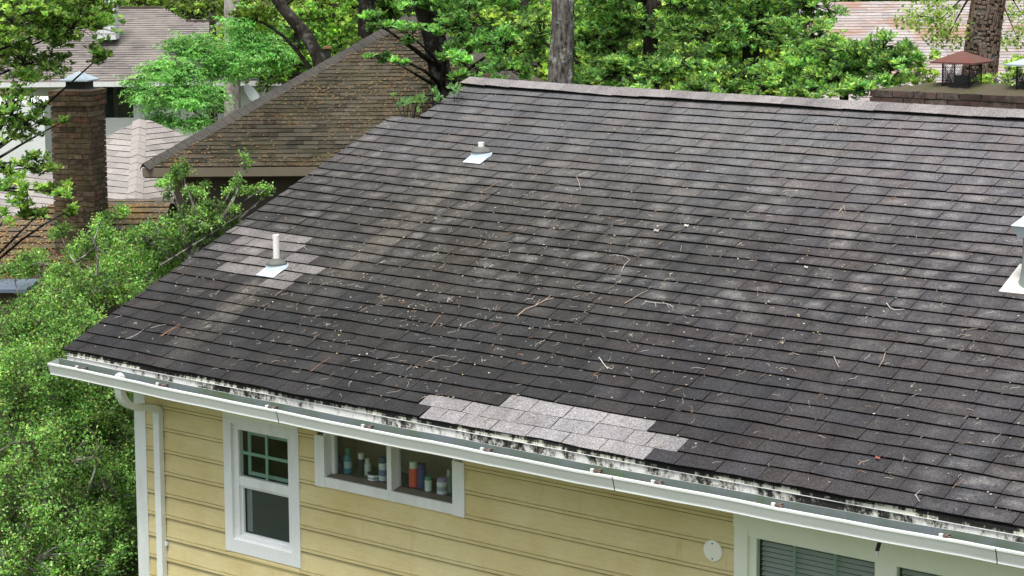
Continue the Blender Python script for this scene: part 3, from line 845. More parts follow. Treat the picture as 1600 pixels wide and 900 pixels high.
bottle('bottle', 659, Y1 + .01, .072, 724, (.08, .06, .25), (.06, .05, .16), 'tall dark purple bottle right of the red can', shape='can', bandcol=(.08, .07, .22))
bottle('bottle', 669, Y1 - .02, .055, 744, (.78, .82, .8), (.15, .36, .28), 'small white bottle with green cap right of the purple bottle', shape='can')
bottle('bottle', 690.5, Y1 - .02, .08, 746, (.78, .82, .85), (.45, .32, .6), 'white bottle with lilac cap near the right end of the low window', shape='can', bandcol=(.4, .42, .46))
bottle('bottle', 701.5, Y1 + .03, .05, 734, (.28, .36, .34), (.5, .55, .52), 'faint pale green bottle rightmost on the window sill')

# big window at the right
m = MB(); TB = TR - .012
zt2 = (W(1147, 822, TB)[1] + W(1590, 912, TB)[1]) / 2
m.box((bx0, TB, zt2 + .002), (BX1, YW + .03, -.16)); fz = m.build('frieze_board', M_FRIEZE, house)
m = MB(); frame(m, bx0, BX1, BZ0, zt2 - .001, .10, TR, YW + .03, wt=.02); win = m.build('window', M_FRIEZE, house); win['label'] = 'wide window with closed horizontal blinds'
m = MB()
fx0 = bx0 + .10; mx0, mx1 = W(1366, 885, YW)[0], W(1400, 890, YW)[0]
gz1 = (W(1182, 840, YW)[1] + W(1366, 877, YW)[1]) / 2
m.box((fx0, YW - .012, gz1), (BX1 - .10, YW + .055, zt2 - .0215))
gA = W(1182, 860, YW + .01)[0]
m.box((fx0, YW + .007, BZ0 + .11), (gA, YW + .055, gz1)); m.box((mx0, YW + .007, BZ0 + .11), (mx1, YW + .055, gz1)); m.build('frame', M_FRIEZE, win)
gB1 = mx1 + (mx0 - gA)
m = MB(); m.box((gB1, YW + .007, BZ0 + .11), (BX1 - .11, YW + .055, gz1)); m.build('frame', M_FRIEZE, win)
for px in (1241, 1305):
    xm = W(px, 870, YW + .03)[0]
    for dx in (0, mx1 - gA):
        m = MB(); m.box((xm + dx - .009, YW + .030, BZ0 + .11), (xm + dx + .009, YW + .040, gz1)); m.build('muntin', M_GREENFR, win)
M_SLAT = paint('grey_blind', (.44, .46, .45), (.36, .38, .37), .2, .6)
for (a, b) in ((gA, mx0), (mx1, gB1)):
    m = MB(); m.box((a, YW + .022, BZ0 + .11), (b, YW + .025, gz1)); m.build('pane', M_GLASS, win)
    first = None
    for i in range(42):
        z = gz1 - .02 - i * .034
        if z < BZ0 + .1: break
        if first is None:
            m = MB(); m.add([(a + .004, YW + .068, -.013), (b - .004, YW + .068, -.013), (b - .004, YW + .088, .010), (a + .004, YW + .088, .010), (a + .004, YW + .072, -.0135), (b - .004, YW + .072, -.0135)], [(0, 1, 2, 3), (0, 4, 5, 1)])
            first = m.build('slat', M_SLAT, win); base = Vector(first.location)
            first.location = base + Vector((0, 0, z))
        else:
            c = copy_of(first, win); c.location = base + Vector((0, 0, z))
    m = MB(); m.box((a, YW + .115, BZ0 + .1), (b, YW + .12, gz1)); m.build('room_lining', M_DARK, win)
# round cover plate
X, z = W(1113.5, 861, YW - .02)
m = MB()
vs = []
for y, r in ((YW - .012, .0), ):
    pass
ring = lambda y, r: [(X + r * math.cos(i * math.pi / 12), y, z + r * math.sin(i * math.pi / 12)) for i in range(24)]
v = ring(YW - .008, .073) + ring(YW - .020, .073) + ring(YW - .024, .066)
m.add(v, [(j * 24 + i, j * 24 + (i + 1) % 24, (j + 1) * 24 + (i + 1) % 24, (j + 1) * 24 + i) for j in range(2) for i in range(24)] + [tuple(range(48, 72))])
cp = m.build('cover_plate', paint('cream_plate', (.84, .85, .76), (.6, .6, .5), .2), house)
for dz in (.052, -.052):
    m = MB(); m.add([(X + .006 * math.cos(i), YW - .0255, z + dz + .006 * math.sin(i)) for i in np.linspace(0, 2 * math.pi, 9)[:-1]], [tuple(range(8))]); m.build('screw', M_BLACK, cp)
# small black and white clip hanging under the gutter
X, z = W(1374, 846, .10); X2, z2 = W(1370, 861, .10)
m = MB(); m.hexa([(X2 - .012, .1, z2), (X2 + .012, .1, z2), (X2 + .012, .11, z2), (X2 - .012, .11, z2), (X - .012, .1, z), (X + .012, .1, z), (X + .012, .11, z), (X - .012, .11, z)])
cl = m.build('hanging_clip', M_BLACK, house)
m = MB(); m.box((X2 - .013, .098, z2 - .035), (X2 + .009, .112, z2 - .001)); m.build('clip_tip', M_WHITE, cl)
# ------------------------------------------------------------------ neighbours
RR = np.array([.79771, .603, 0]); RR /= np.linalg.norm(RR)
FF = np.array([-RR[1], RR[0], 0])
UP = np.array([0, 0, 1.0])
def slope_face(name, O, ex, pitch, T, left, right, mat, parent, tintf, expo=.14, tab=.30, h=.014, inward=None, t0_=0.0):
    """rows of shingles on a slope: O the eave origin, ex along the eave, inward the horizontal uphill direction"""
    ex = np.asarray(ex, float); inward = np.asarray(inward, float)
    es = inward * math.cos(pitch) + UP * math.sin(pitch)
    en = np.cross(ex, es); en = en if en[2] > 0 else -en
    m = MB(); k = 0; t = t0_
    O = np.asarray(O, float)
    while t < T - .01:
        t1 = min(t + expo, T); tt = min(t1 + .02, T); off = rnd.uniform(0, tab)
        l0, l1, r0, r1 = left(t), left(tt), right(t), right(tt)
        lo, hi = min(l0, l1), max(r0, r1)
        x = lo - off
        while x < hi:
            wd = tab * rnd.choice((1, 1, 1, .55, .8)); a, b = x, x + wd; x = b
            a0, b0 = max(a, l0), min(b, r0); a1, b1 = max(a, l1), min(b, r1)
            if b0 <= a0 and b1 <= a1: continue
            b0 = max(b0, a0); b1 = max(b1, a1)
            hh = h * rnd.uniform(.85, 1.25); ty = t + rnd.uniform(-.004, .004)
            P0 = O + ex * a0 + es * ty; P1 = O + ex * b0 + es * ty; P2 = O + ex * b1 + es * tt; P3 = O + ex * a1 + es * tt
            v = [P0 + en * hh, P1 + en * hh, P2 + en * .003, P3 + en * .003, P0, P1]
            m.add(v, [(0, 1, 2, 3)], tintf((a0 + b0) / 2, t)); m.add(v, [(4, 5, 1, 0)], (.02, .017, .015, 0))
        t = t1
    o = m.build(name, mat, parent, kind='stuff')
    return o, (O, ex, es, en)
def caps(name, A, B, mat, parent, tint, wdt=.15, step=.16, lift=.02):
    A = np.asarray(A, float); B = np.asarray(B, float); d = B - A; L = np.linalg.norm(d); d /= L
    sd = np.cross(d, UP); sd /= np.linalg.norm(sd); up = np.cross(sd, d)
    n = int(L / step); me0 = None
    for i in range(n):
        m = MB(); p = np.zeros(3); q = d * (step * 1.25)
        dr = lift * .9 + .03
        v = [p - sd * wdt + up * (lift - dr), p + up * lift, p + sd * wdt + up * (lift - dr), q - sd * wdt + up * (lift - dr - .009), q + up * (lift - .008), q + sd * wdt + up * (lift - dr - .009)]
        v += [v[0] - up * .02, v[1] - up * .02, v[2] - up * .02]
        if me0 is None:
            m.add(v, [(0, 1, 4, 3), (1, 2, 5, 4), (6, 7, 1, 0), (7, 8, 2, 1)], tint)
            o = m.build(name, mat, parent); me0 = o; base = Vector(o.location); o.location = base + Vector(A)
        else:
            c = copy_of(me0, parent); c.location = base + Vector(A + d * step * i) + Vector((0, 0, rnd.uniform(-.004, .004)))
def quad(m, pts, col=None): m.add(pts, [tuple(range(len(pts)))], col)

# --- brown hipped roof in the middle distance
bp = math.radians(27.6)
P0 = at(225, 262, 28.0)
nB = np.cross(RR, FF * math.cos(bp) + UP * math.sin(bp))
AP = on(640, 27, nB, nB @ P0)
sa = (AP - P0) @ RR; TB_ = ((AP - P0) @ FF) / math.cos(bp)
bh = empty('neighbour_house', P0 + RR * sa + FF * sa - UP * (P0[2] - GZ), 'brown house with steep hipped roof behind the left end of the dark roof', 'house', 'neighbouring houses')
def tB(x, t):
    v = rnd.uniform(.018, .050) * (1 + .35 * math.sin(x * 2.3 + 1) * math.sin(t * .9)); return (v * 1.12, v * 1.05, v * .80, 0)
slope_face('shingle_field', P0, RR, bp, TB_, lambda t: sa * t / TB_, lambda t: 2 * sa - sa * t / TB_, M_SHB, bh, tB, inward=FF, expo=.108, tab=.25, h=.016)
def flecks(label, O, ex, es, en, left, right, T, n, cols, dens=None):
    m = MB()
    for _ in range(n):
        t = T * (1 - math.sqrt(rnd.random())) if left(T) > left(0) + .5 else rnd.uniform(0, T)
        l, r = left(t), right(t)
        if r - l < .1: continue
        x = rnd.uniform(l, r); a = rnd.uniform(0, 3.14); L = rnd.uniform(.008, .026); w_ = rnd.uniform(.003, .008)
        if math.sin(x * 1.7 + 2) + math.sin(t * 2.6 + x) + rnd.uniform(-1.6, 1.6) < -.2: continue
        c = O + ex * x + es * t + en * .028; u = ex * math.cos(a) + es * math.sin(a); v = np.cross(en, u)
        m.add([c - u * L - v * w_, c + u * L - v * w_ * .4 + en * .006, c + u * L * .9 + v * w_, c - u * L + v * w_ + en * .004], [(0, 1, 2, 3)], rnd.choice(cols))
    tag(m.build('roof_litter', M_LITTER), label, 'litter', kind='stuff')
esB = FF * math.cos(bp) + UP * math.sin(bp); enB = np.cross(RR, esB)
flecks('orange brown leaf bits scattered over the brown hipped roof', P0, RR, esB, enB, lambda t: sa * t / TB_, lambda t: 2 * sa - sa * t / TB_ , TB_, 3600, [(.24, .13, .055), (.17, .10, .045), (.28, .18, .08), (.20, .16, .08), (.10, .10, .04)])
# side faces of the hipped roof and the rear
m = MB(); c0, c1, c2, c3 = P0, P0 + RR * 2 * sa, P0 + RR * 2 * sa + FF * 2 * sa, P0 + FF * 2 * sa
low = -UP * .012
quad(m, [c0 + low, c1 + low, AP + low], (.02, .02, .02, 0)); quad(m, [c1, c2, AP], (.07, .062, .05, 0)); quad(m, [c2, c3, AP], (.07, .062, .05, 0)); quad(m, [c3, c0, AP], (.07, .062, .05, 0))
rB = m.build('roof', M_SHB, bh)
caps('hip_shingle', P0 - UP * .0, AP, M_SH, rB, (.065, .062, .056, .1), .11, .15, lift=.07)
caps('hip_shingle', P0 + RR * 2 * sa, AP, M_SH, rB, (.065, .062, .056, .1), .11, .15, lift=.07)
m = MB()
def obox(m, O, a, b, c, a0, a1, b0, b1, c0, c1, col=None):
    v = [O + a * x + b * y + c * z for z in (c0, c1) for x, y in ((a0, b0), (a1, b0), (a1, b1), (a0, b1))]
    m.hexa(v, col)
obox(m, P0, RR, FF, UP, -.02, 2 * sa, -.015, .02, -.13, -.005); m.build('fascia', M_TAUPE, bh)
m = MB(); obox(m, P0, RR, FF, UP, .0, 2 * sa, .021, 2 * sa, -.15, -.135); m.build('soffit', M_BROWNW, bh)
m = MB(); obox(m, P0, RR, FF, UP, .36, 2 * sa - .36, .42, 2 * sa - .4, GZ - P0[2], -.15); m.build('wall', M_BROWNW, bh)
m = MB(); obox(m, P0, RR, FF, UP, .345, .45, .385, .419, GZ - P0[2], -.151); m.build('corner_board', M_TAUPE, bh)
for i in range(10):
    m = MB(); O = P0 - UP * (.15 + .19 * (i + 1))
    v = [O + RR * x + FF * y + UP * z for x in (.452, 2 * sa - .4) for y, z in ((.418, 0), (.400, 0), (.404, .03), (.414, .188), (.418, .188))]
    m.add(v, [(0, 1, 2, 3, 4), (9, 8, 7, 6, 5), (0, 5, 6, 1), (1, 6, 7, 2), (2, 7, 8, 3), (3, 8, 9, 4)])
    m.build('siding_board', M_BROWNW, bh)

# --- low mossy roof on the left, and the wall under it
cp_ = math.radians(24.6)
R0 = at(103, 313, 26.7); E0 = R0 - FF * 1.72 - UP * (1.72 * math.tan(cp_))
TC = 1.72 / math.cos(cp_)
ch = empty('neighbour_house', np.array([*(E0 + FF * 1.7)[:2], GZ]), 'low house with mossy brown roof strewn with orange needles at the left edge', 'house', 'neighbouring houses')
def tC(x, t):
    v = rnd.uniform(.05, .10); return (v * 1.2, v * 1.05, v * .85, 0)
rC = (at(268, 313, 26.7) - R0) @ RR
slope_face('shingle_field', E0, RR, cp_, TC, lambda t: -1.72 * (1 - t / TC) * 1.35, lambda t: rC, M_SHC, ch, tC, inward=FF, h=.024)
m = MB()
quad(m, [E0 - RR * 2.33 - UP * .01, E0 + RR * rC - UP * .01, R0 + RR * rC - UP * .01, R0 - UP * .01], (.03, .03, .03, 0))
quad(m, [R0, R0 + RR * rC, R0 + RR * rC + FF * 1.7 - UP * .78, R0 - RR * 2.3 + FF * 1.7 - UP * .78], (.08, .07, .06, 0))
quad(m, [E0 - RR * 2.33, R0, R0 - RR * 2.3 + FF * 1.7 - UP * .78], (.08, .07, .06, 0))
rCo = m.build('roof', M_SHC, ch)
caps('ridge_shingle', R0, R0 + RR * rC, M_SH, rCo, (.12, .11, .10, .2), .10, .2)
caps('hip_shingle', E0 - RR * 2.33, R0, M_SH, rCo, (.13, .12, .115, .2), .10, .2)
m = MB(); obox(m, E0, RR, FF, UP, -2.35, rC, -.012, .015, -.12, -.004); m.build('fascia', M_TAUPE, ch)
m = MB(); obox(m, E0, RR, FF, UP, -2.2, rC - .02, .3, 3.0, GZ - E0[2], -.13); m.build('wall', M_BROWNW, ch)
esC = FF * math.cos(cp_) + UP * math.sin(cp_)
flecks('orange needles lying thickly on the mossy roof', E0, RR, esC, np.cross(RR, esC), lambda t: -2.3 * (1 - t / TC), lambda t: rC, TC, 2600, [(.42, .24, .09), (.34, .19, .07), (.48, .32, .14), (.25, .17, .07)])
# small blue-grey lean-to roof below it
A = at(-20, 447, 24.0)
sh = empty('lean_to', np.array([*(A + RR * .3)[:2], GZ]), 'small blue grey lean-to roof showing above the shrubs at the left edge', 'lean-to')
m = MB(); obox(m, A, RR, FF, UP, -.6, .52, -.25, .5, -.04, -.0); o = m.build('roof_sheet', paint('blue_grey_sheet', (.16, .20, .26), (.1, .12, .14), .5, .5), sh)
m = MB(); obox(m, A, RR, FF, UP, -.5, .45, -.1, .45, GZ - A[2], -.045); m.build('wall', M_BROWNW, sh)

# --- pale pinkish roof behind the chimney; hips towards us, rows run with the main house
B_ = at(211, 308, 31.0)
best = None
for s in np.linspace(1.5, 8, 400):
    q = B_ + np.array([-s, s, 0]); u, v_, d_ = proj(q)
    if best is None or abs(u - 167) < best[0]: best = (abs(u - 167), s)
s = best[1]
hz = min(np.linspace(0, 6, 1200), key=lambda h: abs(proj(B_ + np.array([-s, s, h]))[1] - 189))
A_ = B_ + np.array([-s, s, hz]); pp = math.atan2(hz, s)
ph = empty('neighbour_house', np.array([A_[0], A_[1], GZ]), 'house with pale pinkish hipped roof directly behind the brick chimney', 'house', 'neighbouring houses')
def tP(x, t):
    v = rnd.uniform(.21, .30); return (v * 1.02, v * .95, v * .90, 0)
lowr = 1.6
Tt = s / math.cos(pp); tl = lowr / math.cos(pp)
O1 = B_ + np.array([lowr, -lowr, -lowr * math.tan(pp)]); Tf = Tt + tl; S1 = s + lowr
ex = np.array([-1.0, 0, 0])
slope_face('shingle_field', O1, ex, pp, Tf, lambda t: S1 * t / Tf, lambda t: 2 * S1 - S1 * t / Tf, M_SHP, ph, tP, inward=np.array([0, 1.0, 0]), h=.014)
RL = 1.2
u2 = min(np.linspace(.2, 6, 300), key=lambda q: abs(proj(A_ + np.array([0, q, 0]))[0] - 201)); RL = u2
slope_face('shingle_field', O1, np.array([0, 1.0, 0]), pp, Tf, lambda t: S1 * t / Tf, lambda t: 2 * S1 + RL - S1 * t / Tf, M_SHP, ph, tP, inward=np.array([-1.0, 0, 0]), h=.014)
m = MB(); A2 = A_ + np.array([0, RL, 0]); D1 = O1 + np.array([-2 * S1, 0, 0]); D2 = O1 + np.array([0, 2 * S1 + RL, 0]); D3 = O1 + np.array([-2 * S1, 2 * S1 + RL, 0])
dn = np.array([0, 0, -.015])
quad(m, [O1 + dn, D1 + dn, A_ + dn], (.1, .09, .09, 0)); quad(m, [O1 + dn, D2 + dn, A2 + dn, A_ + dn], (.1, .09, .09, 0)); quad(m, [D2, D3, A2], (.35, .32, .31, 0)); quad(m, [D3, D1, A_, A2], (.35, .32, .31, 0))
rP = m.build('roof', M_SHP, ph)
caps('hip_shingle', O1, A_, M_SHP, rP, (.28, .26, .245, 0), .12, .22); caps('ridge_shingle', A_, A2, M_SHP, rP, (.28, .26, .245, 0), .12, .22)
m = MB(); m.box((O1[0] - 2 * S1 + .4, O1[1] + .4, GZ), (O1[0] - .4, O1[1] + 2 * S1 + RL - .4, O1[2] - .05)); m.build('wall', M_STUCCO, ph)

# --- far white house under a mauve roof
fE = at(60, 131, 60.0); fp = math.atan2(2.12, 5.0)
nF = np.cross(RR, FF * math.cos(fp) + UP * math.sin(fp)); cF = nF @ fE
def fxt(px, py):
    p = on(px, py, nF, cF); return (p - fE) @ RR, ((p - fE) @ FF) / math.cos(fp)
fh = empty('neighbour_house', np.array([*(fE + RR * 4 + FF * 5)[:2], GZ]), 'white house with broad mauve grey roof at the far top left', 'house', 'neighbouring houses')
a0 = fxt(60, 131); a1 = fxt(450, 131); b0 = fxt(120, 13); b1 = fxt(255, 13); cR = fxt(291, 33); TF = b0[1]
def fl(t): return a0[0] - 1.5 + (b0[0] - a0[0]) * t / TF
def frr(t): return a1[0] if t < cR[1] else cR[0] + (b1[0] - cR[0]) * (t - cR[1]) / (TF - cR[1])
def tF(x, t):
    v = rnd.uniform(.12, .18) * (1 + .35 * math.exp(-((x - 4.2 + (3 - t) * .3) / .5) ** 2)); return (v * 1.09, v * .98, v * .95, 0)
slope_face('shingle_field', fE, RR, fp, TF, fl, frr, M_SHF, fh, tF, inward=FF, h=.02, expo=.16, tab=.4)
m = MB(); esF = FF * math.cos(fp) + UP * math.sin(fp)
quad(m, [fE + RR * fl(0) - UP * .02, fE + RR * a1[0] - UP * .02, fE + RR * a1[0] + esF * cR[1] - UP * .02, fE + RR * frr(cR[1] + .01) + esF * cR[1] - UP * .02, fE + RR * b1[0] + esF * TF - UP * .02, fE + RR * b0[0] + esF * TF - UP * .02], (.1, .09, .09, 0))
tp = fE + esF * TF
quad(m, [tp + RR * b0[0], tp + RR * b1[0], tp + RR * (b1[0] + 1) + FF * 5 - UP * 2, tp + RR * (b0[0] - 2) + FF * 5 - UP * 2], (.15, .13, .13, 0))
rF = m.build('roof', M_SHF, fh)
m = MB(); obox(m, tp, RR, FF, UP, b0[0], b1[0], -.1, .1, -.03, .05); m.build('ridge_cap', M_BROWNW, rF)
m = MB(); obox(m, fE + esF * cR[1], RR, FF, UP, cR[0], a1[0], -.1, .1, -.03, .04); m.build('ridge_cap', M_BROWNW, rF)
m = MB(); obox(m, fE, RR, FF, UP, fl(0), a1[0], -.03, .03, -.10, .03); m.build('gutter', M_WHITE, fh)
fW = fE + FF * .7
m = MB()
def onF(px, py, off=.7):
    p = on(px, py, FF, FF @ (fE + FF * off)); return (p - fE) @ RR, p[2] - fE[2]
wins = [((160, 135), (209, 184)), ((325, 128), (357, 177)), ((28, 157), (62, 182))]
zlo = onF(200, 260)[1]
xl_, xr_ = fl(0) + .6, a1[0] - .1
cuts = sorted([(onF(*a)[0], onF(*b)[0], onF(*b)[1], onF(*a)[1]) for a, b in wins])
x = xl_
for (a, b, c, d) in cuts:
    obox(m, fE, RR, FF, UP, x, a, .7, .95, GZ - fE[2], -.11); obox(m, fE, RR, FF, UP, a, b, .7, .95, GZ - fE[2], c); obox(m, fE, RR, FF, UP, a, b, .7, .95, d, -.11); x = b
obox(m, fE, RR, FF, UP, x, xr_, .7, .95, GZ - fE[2], -.11)
obox(m, fE, RR, FF, UP, xl_, xr_, .96, 8, GZ - fE[2], -.12, )
m.build('wall', M_STUCCO, fh)
for (a, b, c, d) in cuts:
    m = MB(); obox(m, fE, RR, FF, UP, a, b, .80, .81, c, d); wn = m.build('window', M_DARK, fh)
    m = MB(); obox(m, fE, RR, FF, UP, a, b, .75, .755, c, d); m.build('pane', M_GLASS, wn)
    m = MB()
    obox(m, fE, RR, FF, UP, a, a + .05, .72, .76, c, d); obox(m, fE, RR, FF, UP, b - .05, b, .72, .76, c, d); obox(m, fE, RR, FF, UP, (a + b) / 2 - .02, (a + b) / 2 + .02, .72, .745, c, d); m.build('frame', M_BLACK, wn)
CH = at(150, 37, 62); m = MB(); cw = 30 / FPX * 62
obox(m, CH, RR, FF, UP, 0, cw, 0, cw, -.5, 1.2); fc = m.build('chimney', M_STUCCO, rF)
m = MB()
for i in range(5): obox(m, CH, RR, FF, UP, i * cw / 5 + .01, (i + 1) * cw / 5 - .02, -.02, -.001, -.3, 1.2)
m.build('vertical_boards', M_WHITE, fh)
# lower white porch wall at the left edge
PO = at(-60, 245, 45)
m = MB(); obox(m, PO, RR, FF, UP, -.5, 1.9, 0, 2, GZ - PO[2], 1.2); pw = m.build('garden_wall', M_STUCCO); tag(pw, 'white wall seen through oak leaves at the left edge', 'wall')

# --- far roof on the right, strewn with orange pine needles
NE = at(1180, 176, 35.0); np_ = math.atan2(1.75, 6.0)
nN = np.cross(RR, FF * math.cos(np_) + UP * math.sin(np_)); cN = nN @ NE
NT = ((on(1300, 4, nN, cN) - NE) @ FF) / math.cos(np_)
nh = empty('neighbour_house', np.array([*(NE + RR * 3 + FF * 4)[:2], GZ]), 'house whose grey roof is strewn with orange pine needles at the top right', 'house', 'neighbouring houses')
def tN(x, t):
    v = rnd.uniform(.24, .36); return (v * 1.05, v * .98, v * .97, 0)
slope_face('shingle_field', NE, RR, np_, NT, lambda t: .25 * t, lambda t: 6.6, M_SHN, nh, tN, inward=FF, h=.012, expo=.17, tab=.34)
m = MB(); esN = FF * math.cos(np_) + UP * math.sin(np_)
quad(m, [NE - UP * .02, NE + RR * 6.6 - UP * .02, NE + RR * 6.6 + esN * NT - UP * .02, NE + RR * .25 * NT + esN * NT - UP * .02], (.1, .1, .1, 0))
tp = NE + esN * NT
quad(m, [tp + RR * .25 * NT, tp + RR * 6.6, tp + RR * 6.6 + FF * 5 - UP * 1.5, tp + RR * 0 + FF * 5 - UP * 1.5], (.3, .3, .3, 0))
rN = m.build('roof', M_SHN, nh)
caps('ridge_shingle', tp + RR * .25 * NT, tp + RR * 6.6, M_SHN, rN, (.3, .28, .27, 0), .12, .3)
m = MB(); obox(m, NE, RR, FF, UP, -.05, 6.6, -.02, .02, -.15, 0); m.build('fascia', M_TAUPE, nh)
m = MB(); obox(m, NE, RR, FF, UP, .3, 6.5, .5, 9, GZ - NE[2], -.1); m.build('wall', M_BRICK2, nh)

# ------------------------------------------------------------------ chimneys of real bricks
def brick_mesh(L, H, D, seed):
    r = random.Random(seed); j = lambda s: r.uniform(-s, s)
    bm_ = []
    v = []
    for z in (-H / 2, H / 2):
        for x, y in ((-L / 2, 0), (L / 2, 0), (L / 2, D), (-L / 2, D)):
            v.append((x + j(.003), y + (j(.003) if y == 0 else 0), z + j(.003)))
    me = bpy.data.meshes.new('brick')
    me.from_pydata(v, [], [(0, 3, 2, 1), (4, 5, 6, 7), (0, 1, 5, 4), (1, 2, 6, 5), (2, 3, 7, 6), (3, 0, 4, 7)])
    return me
def brick_stack(root, O, a, b, wa, wb, ztop, zbot, bl, bh_, mat, sides, corbel=(), jt=.010):
    """bricks laid on the faces of a shaft: O its front left corner, a along the front, b into depth"""
    rows = int((ztop - zbot) / bh_)
    faces = []
    if 'f' in sides: faces.append((O, a, b, wa))
    if 'r' in sides: faces.append((O + a * wa, b, -a, wb))
    if 'l' in sides: faces.append((O + b * wb, -b, a, wb))
    cache = {}
    for i in range(rows):
        z = ztop - (i + .5) * bh_
        prj = .018 if i in corbel else 0
        for (P, u, inn, wlen) in faces:
            off = (i % 2) * bl / 2; x = -off
            while x < wlen - .01:
                x0, x1 = max(x, -prj), min(x + bl, wlen + prj); x += bl
                if wlen - x1 < .03: x1 = wlen + prj + .007
                if x0 < .03: x0 = -prj - .007
                L = x1 - x0 - (0 if x0 < 0 or x1 > wlen else jt)
                if L < .035: continue
                key = (round(L, 2), rnd.randrange(4))
                if key not in cache:
                    me = brick_mesh(key[0], bh_ - jt, .05, hash(key) & 255); me.materials.append(mat); cache[key] = me
                o = bpy.data.objects.new('brick', cache[key]); S.collection.objects.link(o); o.parent = root
                c = P + u * ((x0 + x1) / 2) - inn * (.006 + prj + rnd.uniform(-.002, .003)); 
                o.location = Vector((c[0], c[1], z)) - root.location
                o.rotation_euler = (0, 0, math.atan2(u[1], u[0]))
                if x1 > wlen + prj: break
th = math.radians(-12)
ca = RR * math.cos(th) + FF * math.sin(th); cb = -RR * math.sin(th) + FF * math.cos(th)
KO = at(79, 141, 25.3); kw = (at(143, 141, 25.3) - KO) @ RR / math.cos(th); kd = .44
kz = KO[2]
k1 = empty('brick_chimney', np.array([*(KO + ca * kw / 2 + cb * kd / 2)[:2], GZ]), 'tall brown brick chimney with small pyramid metal cap at the left', 'chimney')
m = MB()
i_ = .012
v = [KO + ca * x + cb * y + UP * z for z in (GZ - kz, -.02) for x, y in ((i_, i_), (kw - i_, i_), (kw - i_, kd - i_), (i_, kd - i_))]
m.hexa(v); m.build('mortar_core', M_MORTAR, k1)
M_MORT2 = paint('pale_mortar', (.23, .19, .14), (.08, .07, .05), .6, .95, 8, bstr=.5)
bpy.data.objects['mortar_core'].data.materials[0] = M_MORT2
brick_stack(k1, KO, ca, cb, kw, kd, kz, kz - 2.7, .205, .0675, M_BRICK, 'fr', corbel=(0, 1, 2))
m = MB(); v = [KO + ca * x + cb * y + UP * z for z, e in ((-.012, 0), (.02, .12)) for x, y in ((e - .01, e - .01), (kw - e + .01, e - .01), (kw - e + .01, kd - e + .01), (e - .01, kd - e + .01))]
m.hexa(v); m.build('mortar_crown', M_MORTAR, k1)
KC = KO + ca * (kw * .56) + cb * (kd * .5)
def cap_box(root, C, a, b, hw, z0, z1, ew, zr, matb, matl, lattice=False):
    m = MB(); O = np.array([C[0], C[1], 0.])
    if lattice:
        for s_, (u, n_) in enumerate(((a, -b), (b, a), (a, b), (b, -a))):
            P = O + n_ * hw
            n = 13
            for i in range(-n, n + 1):              # diagonal wires both ways
                for sg in (1, -1):
                    x0 = i / n * hw * 1.9; x1 = x0 + sg * (z1 - z0); za, zb = z0, z1
                    if x1 > hw: zb = za + (hw - x0) * sg if sg > 0 else zb; x1 = hw
                    if x1 < -hw: zb = za + (x0 + hw); x1 = -hw
                    if x0 > hw or x0 < -hw: continue
                    m.tube([P + u * x0 + UP * za, P + u * x1 + UP * zb], .003, 3, caps=False)
            for x in (-hw, hw): m.tube([P + u * x + UP * z0, P + u * x + UP * z1], .006, 4)
            for z in (z0, z1): m.tube([P - u * hw + UP * z, P + u * hw + UP * z], .006, 4)
        m.build('spark_screen', matb, root)
        m = MB(); m.lathe([(hw * .5, z0 - .02), (hw * .5, z0 + (z1 - z0) * .45)], (C[0], C[1], 0), 14); m.build('flue', M_RUBBER, root)
    else:
        v = [O + a * x * hw + b * y * hw + UP * z for z in (z0, z1) for x, y in ((-1, -1), (1, -1), (1, 1), (-1, 1))]
        m.hexa(v); m.build('spark_screen', matb, root)
    m = MB()
    v = [O + a * x * ew + b * y * ew + UP * z for z in (z1 - .012, z1 + .004) for x, y in ((-1, -1), (1, -1), (1, 1), (-1, 1))] + [O + UP * zr]
    m.add(v, [(0, 3, 2, 1), (0, 1, 5, 4), (1, 2, 6, 5), (2, 3, 7, 6), (3, 0, 4, 7), (4, 5, 8), (5, 6, 8), (6, 7, 8), (7, 4, 8)])
    m.build('lid', matl, root)
px_m = 25.4 / FPX
z1_ = at(118, 124, 25.5)[2]
cap_box(k1, KC, ca, cb, 16 * px_m, kz - .0, z1_, 25 * px_m * .93, at(118, 110.5, 25.5)[2], M_BLACK, paint('pale_blue_grey_cap', (.42, .52, .58), (.3, .34, .36), .4, .45, 9))

# chimney beyond the ridge on the right
QO = at(1361, 141, 19.0); qy = QO[1]
X1_ = (1, 0, 0); ca = np.array([1.0, 0, 0]); cb = np.array([0, 1.0, 0])
qw = 2.15; qd = .62; qz = QO[2] + .01
k2 = empty('brick_chimney', np.array([QO[0] + qw / 2, qy + qd / 2, GZ]), 'wide low dark brick chimney behind the ridge carrying two metal caps', 'chimney')
m = MB(); m.box((QO[0] + .012, qy + .012, GZ), (QO[0] + qw - .012, qy + qd - .012, qz - .02)); m.build('mortar_core', M_MORTAR, k2)
brick_stack(k2, QO, ca, cb, qw, qd, qz, qz - .95, .225, .069, M_BRICK2, 'fl')
m = MB()
def crown(x, y):
    e = min(x, qw - x, 2 * y, 2 * (qd - y))
    return .0 + .07 * min(max(e - .25, 0) / .35, 1) ** .6 + .012 * math.sin(x * 17) * math.cos(y * 23) + .006 * math.sin(x * 41 + y * 30) + (0 if e > .05 else -.015)
nx, ny = 44, 14
v = [(QO[0] + qw * i / nx, qy + qd * j / ny, qz + crown(qw * i / nx, qd * j / ny)) for j in range(ny + 1) for i in range(nx + 1)]
m.add(v, [(j * (nx + 1) + i, j * (nx + 1) + i + 1, (j + 1) * (nx + 1) + i + 1, (j + 1) * (nx + 1) + i) for j in range(ny) for i in range(nx)])
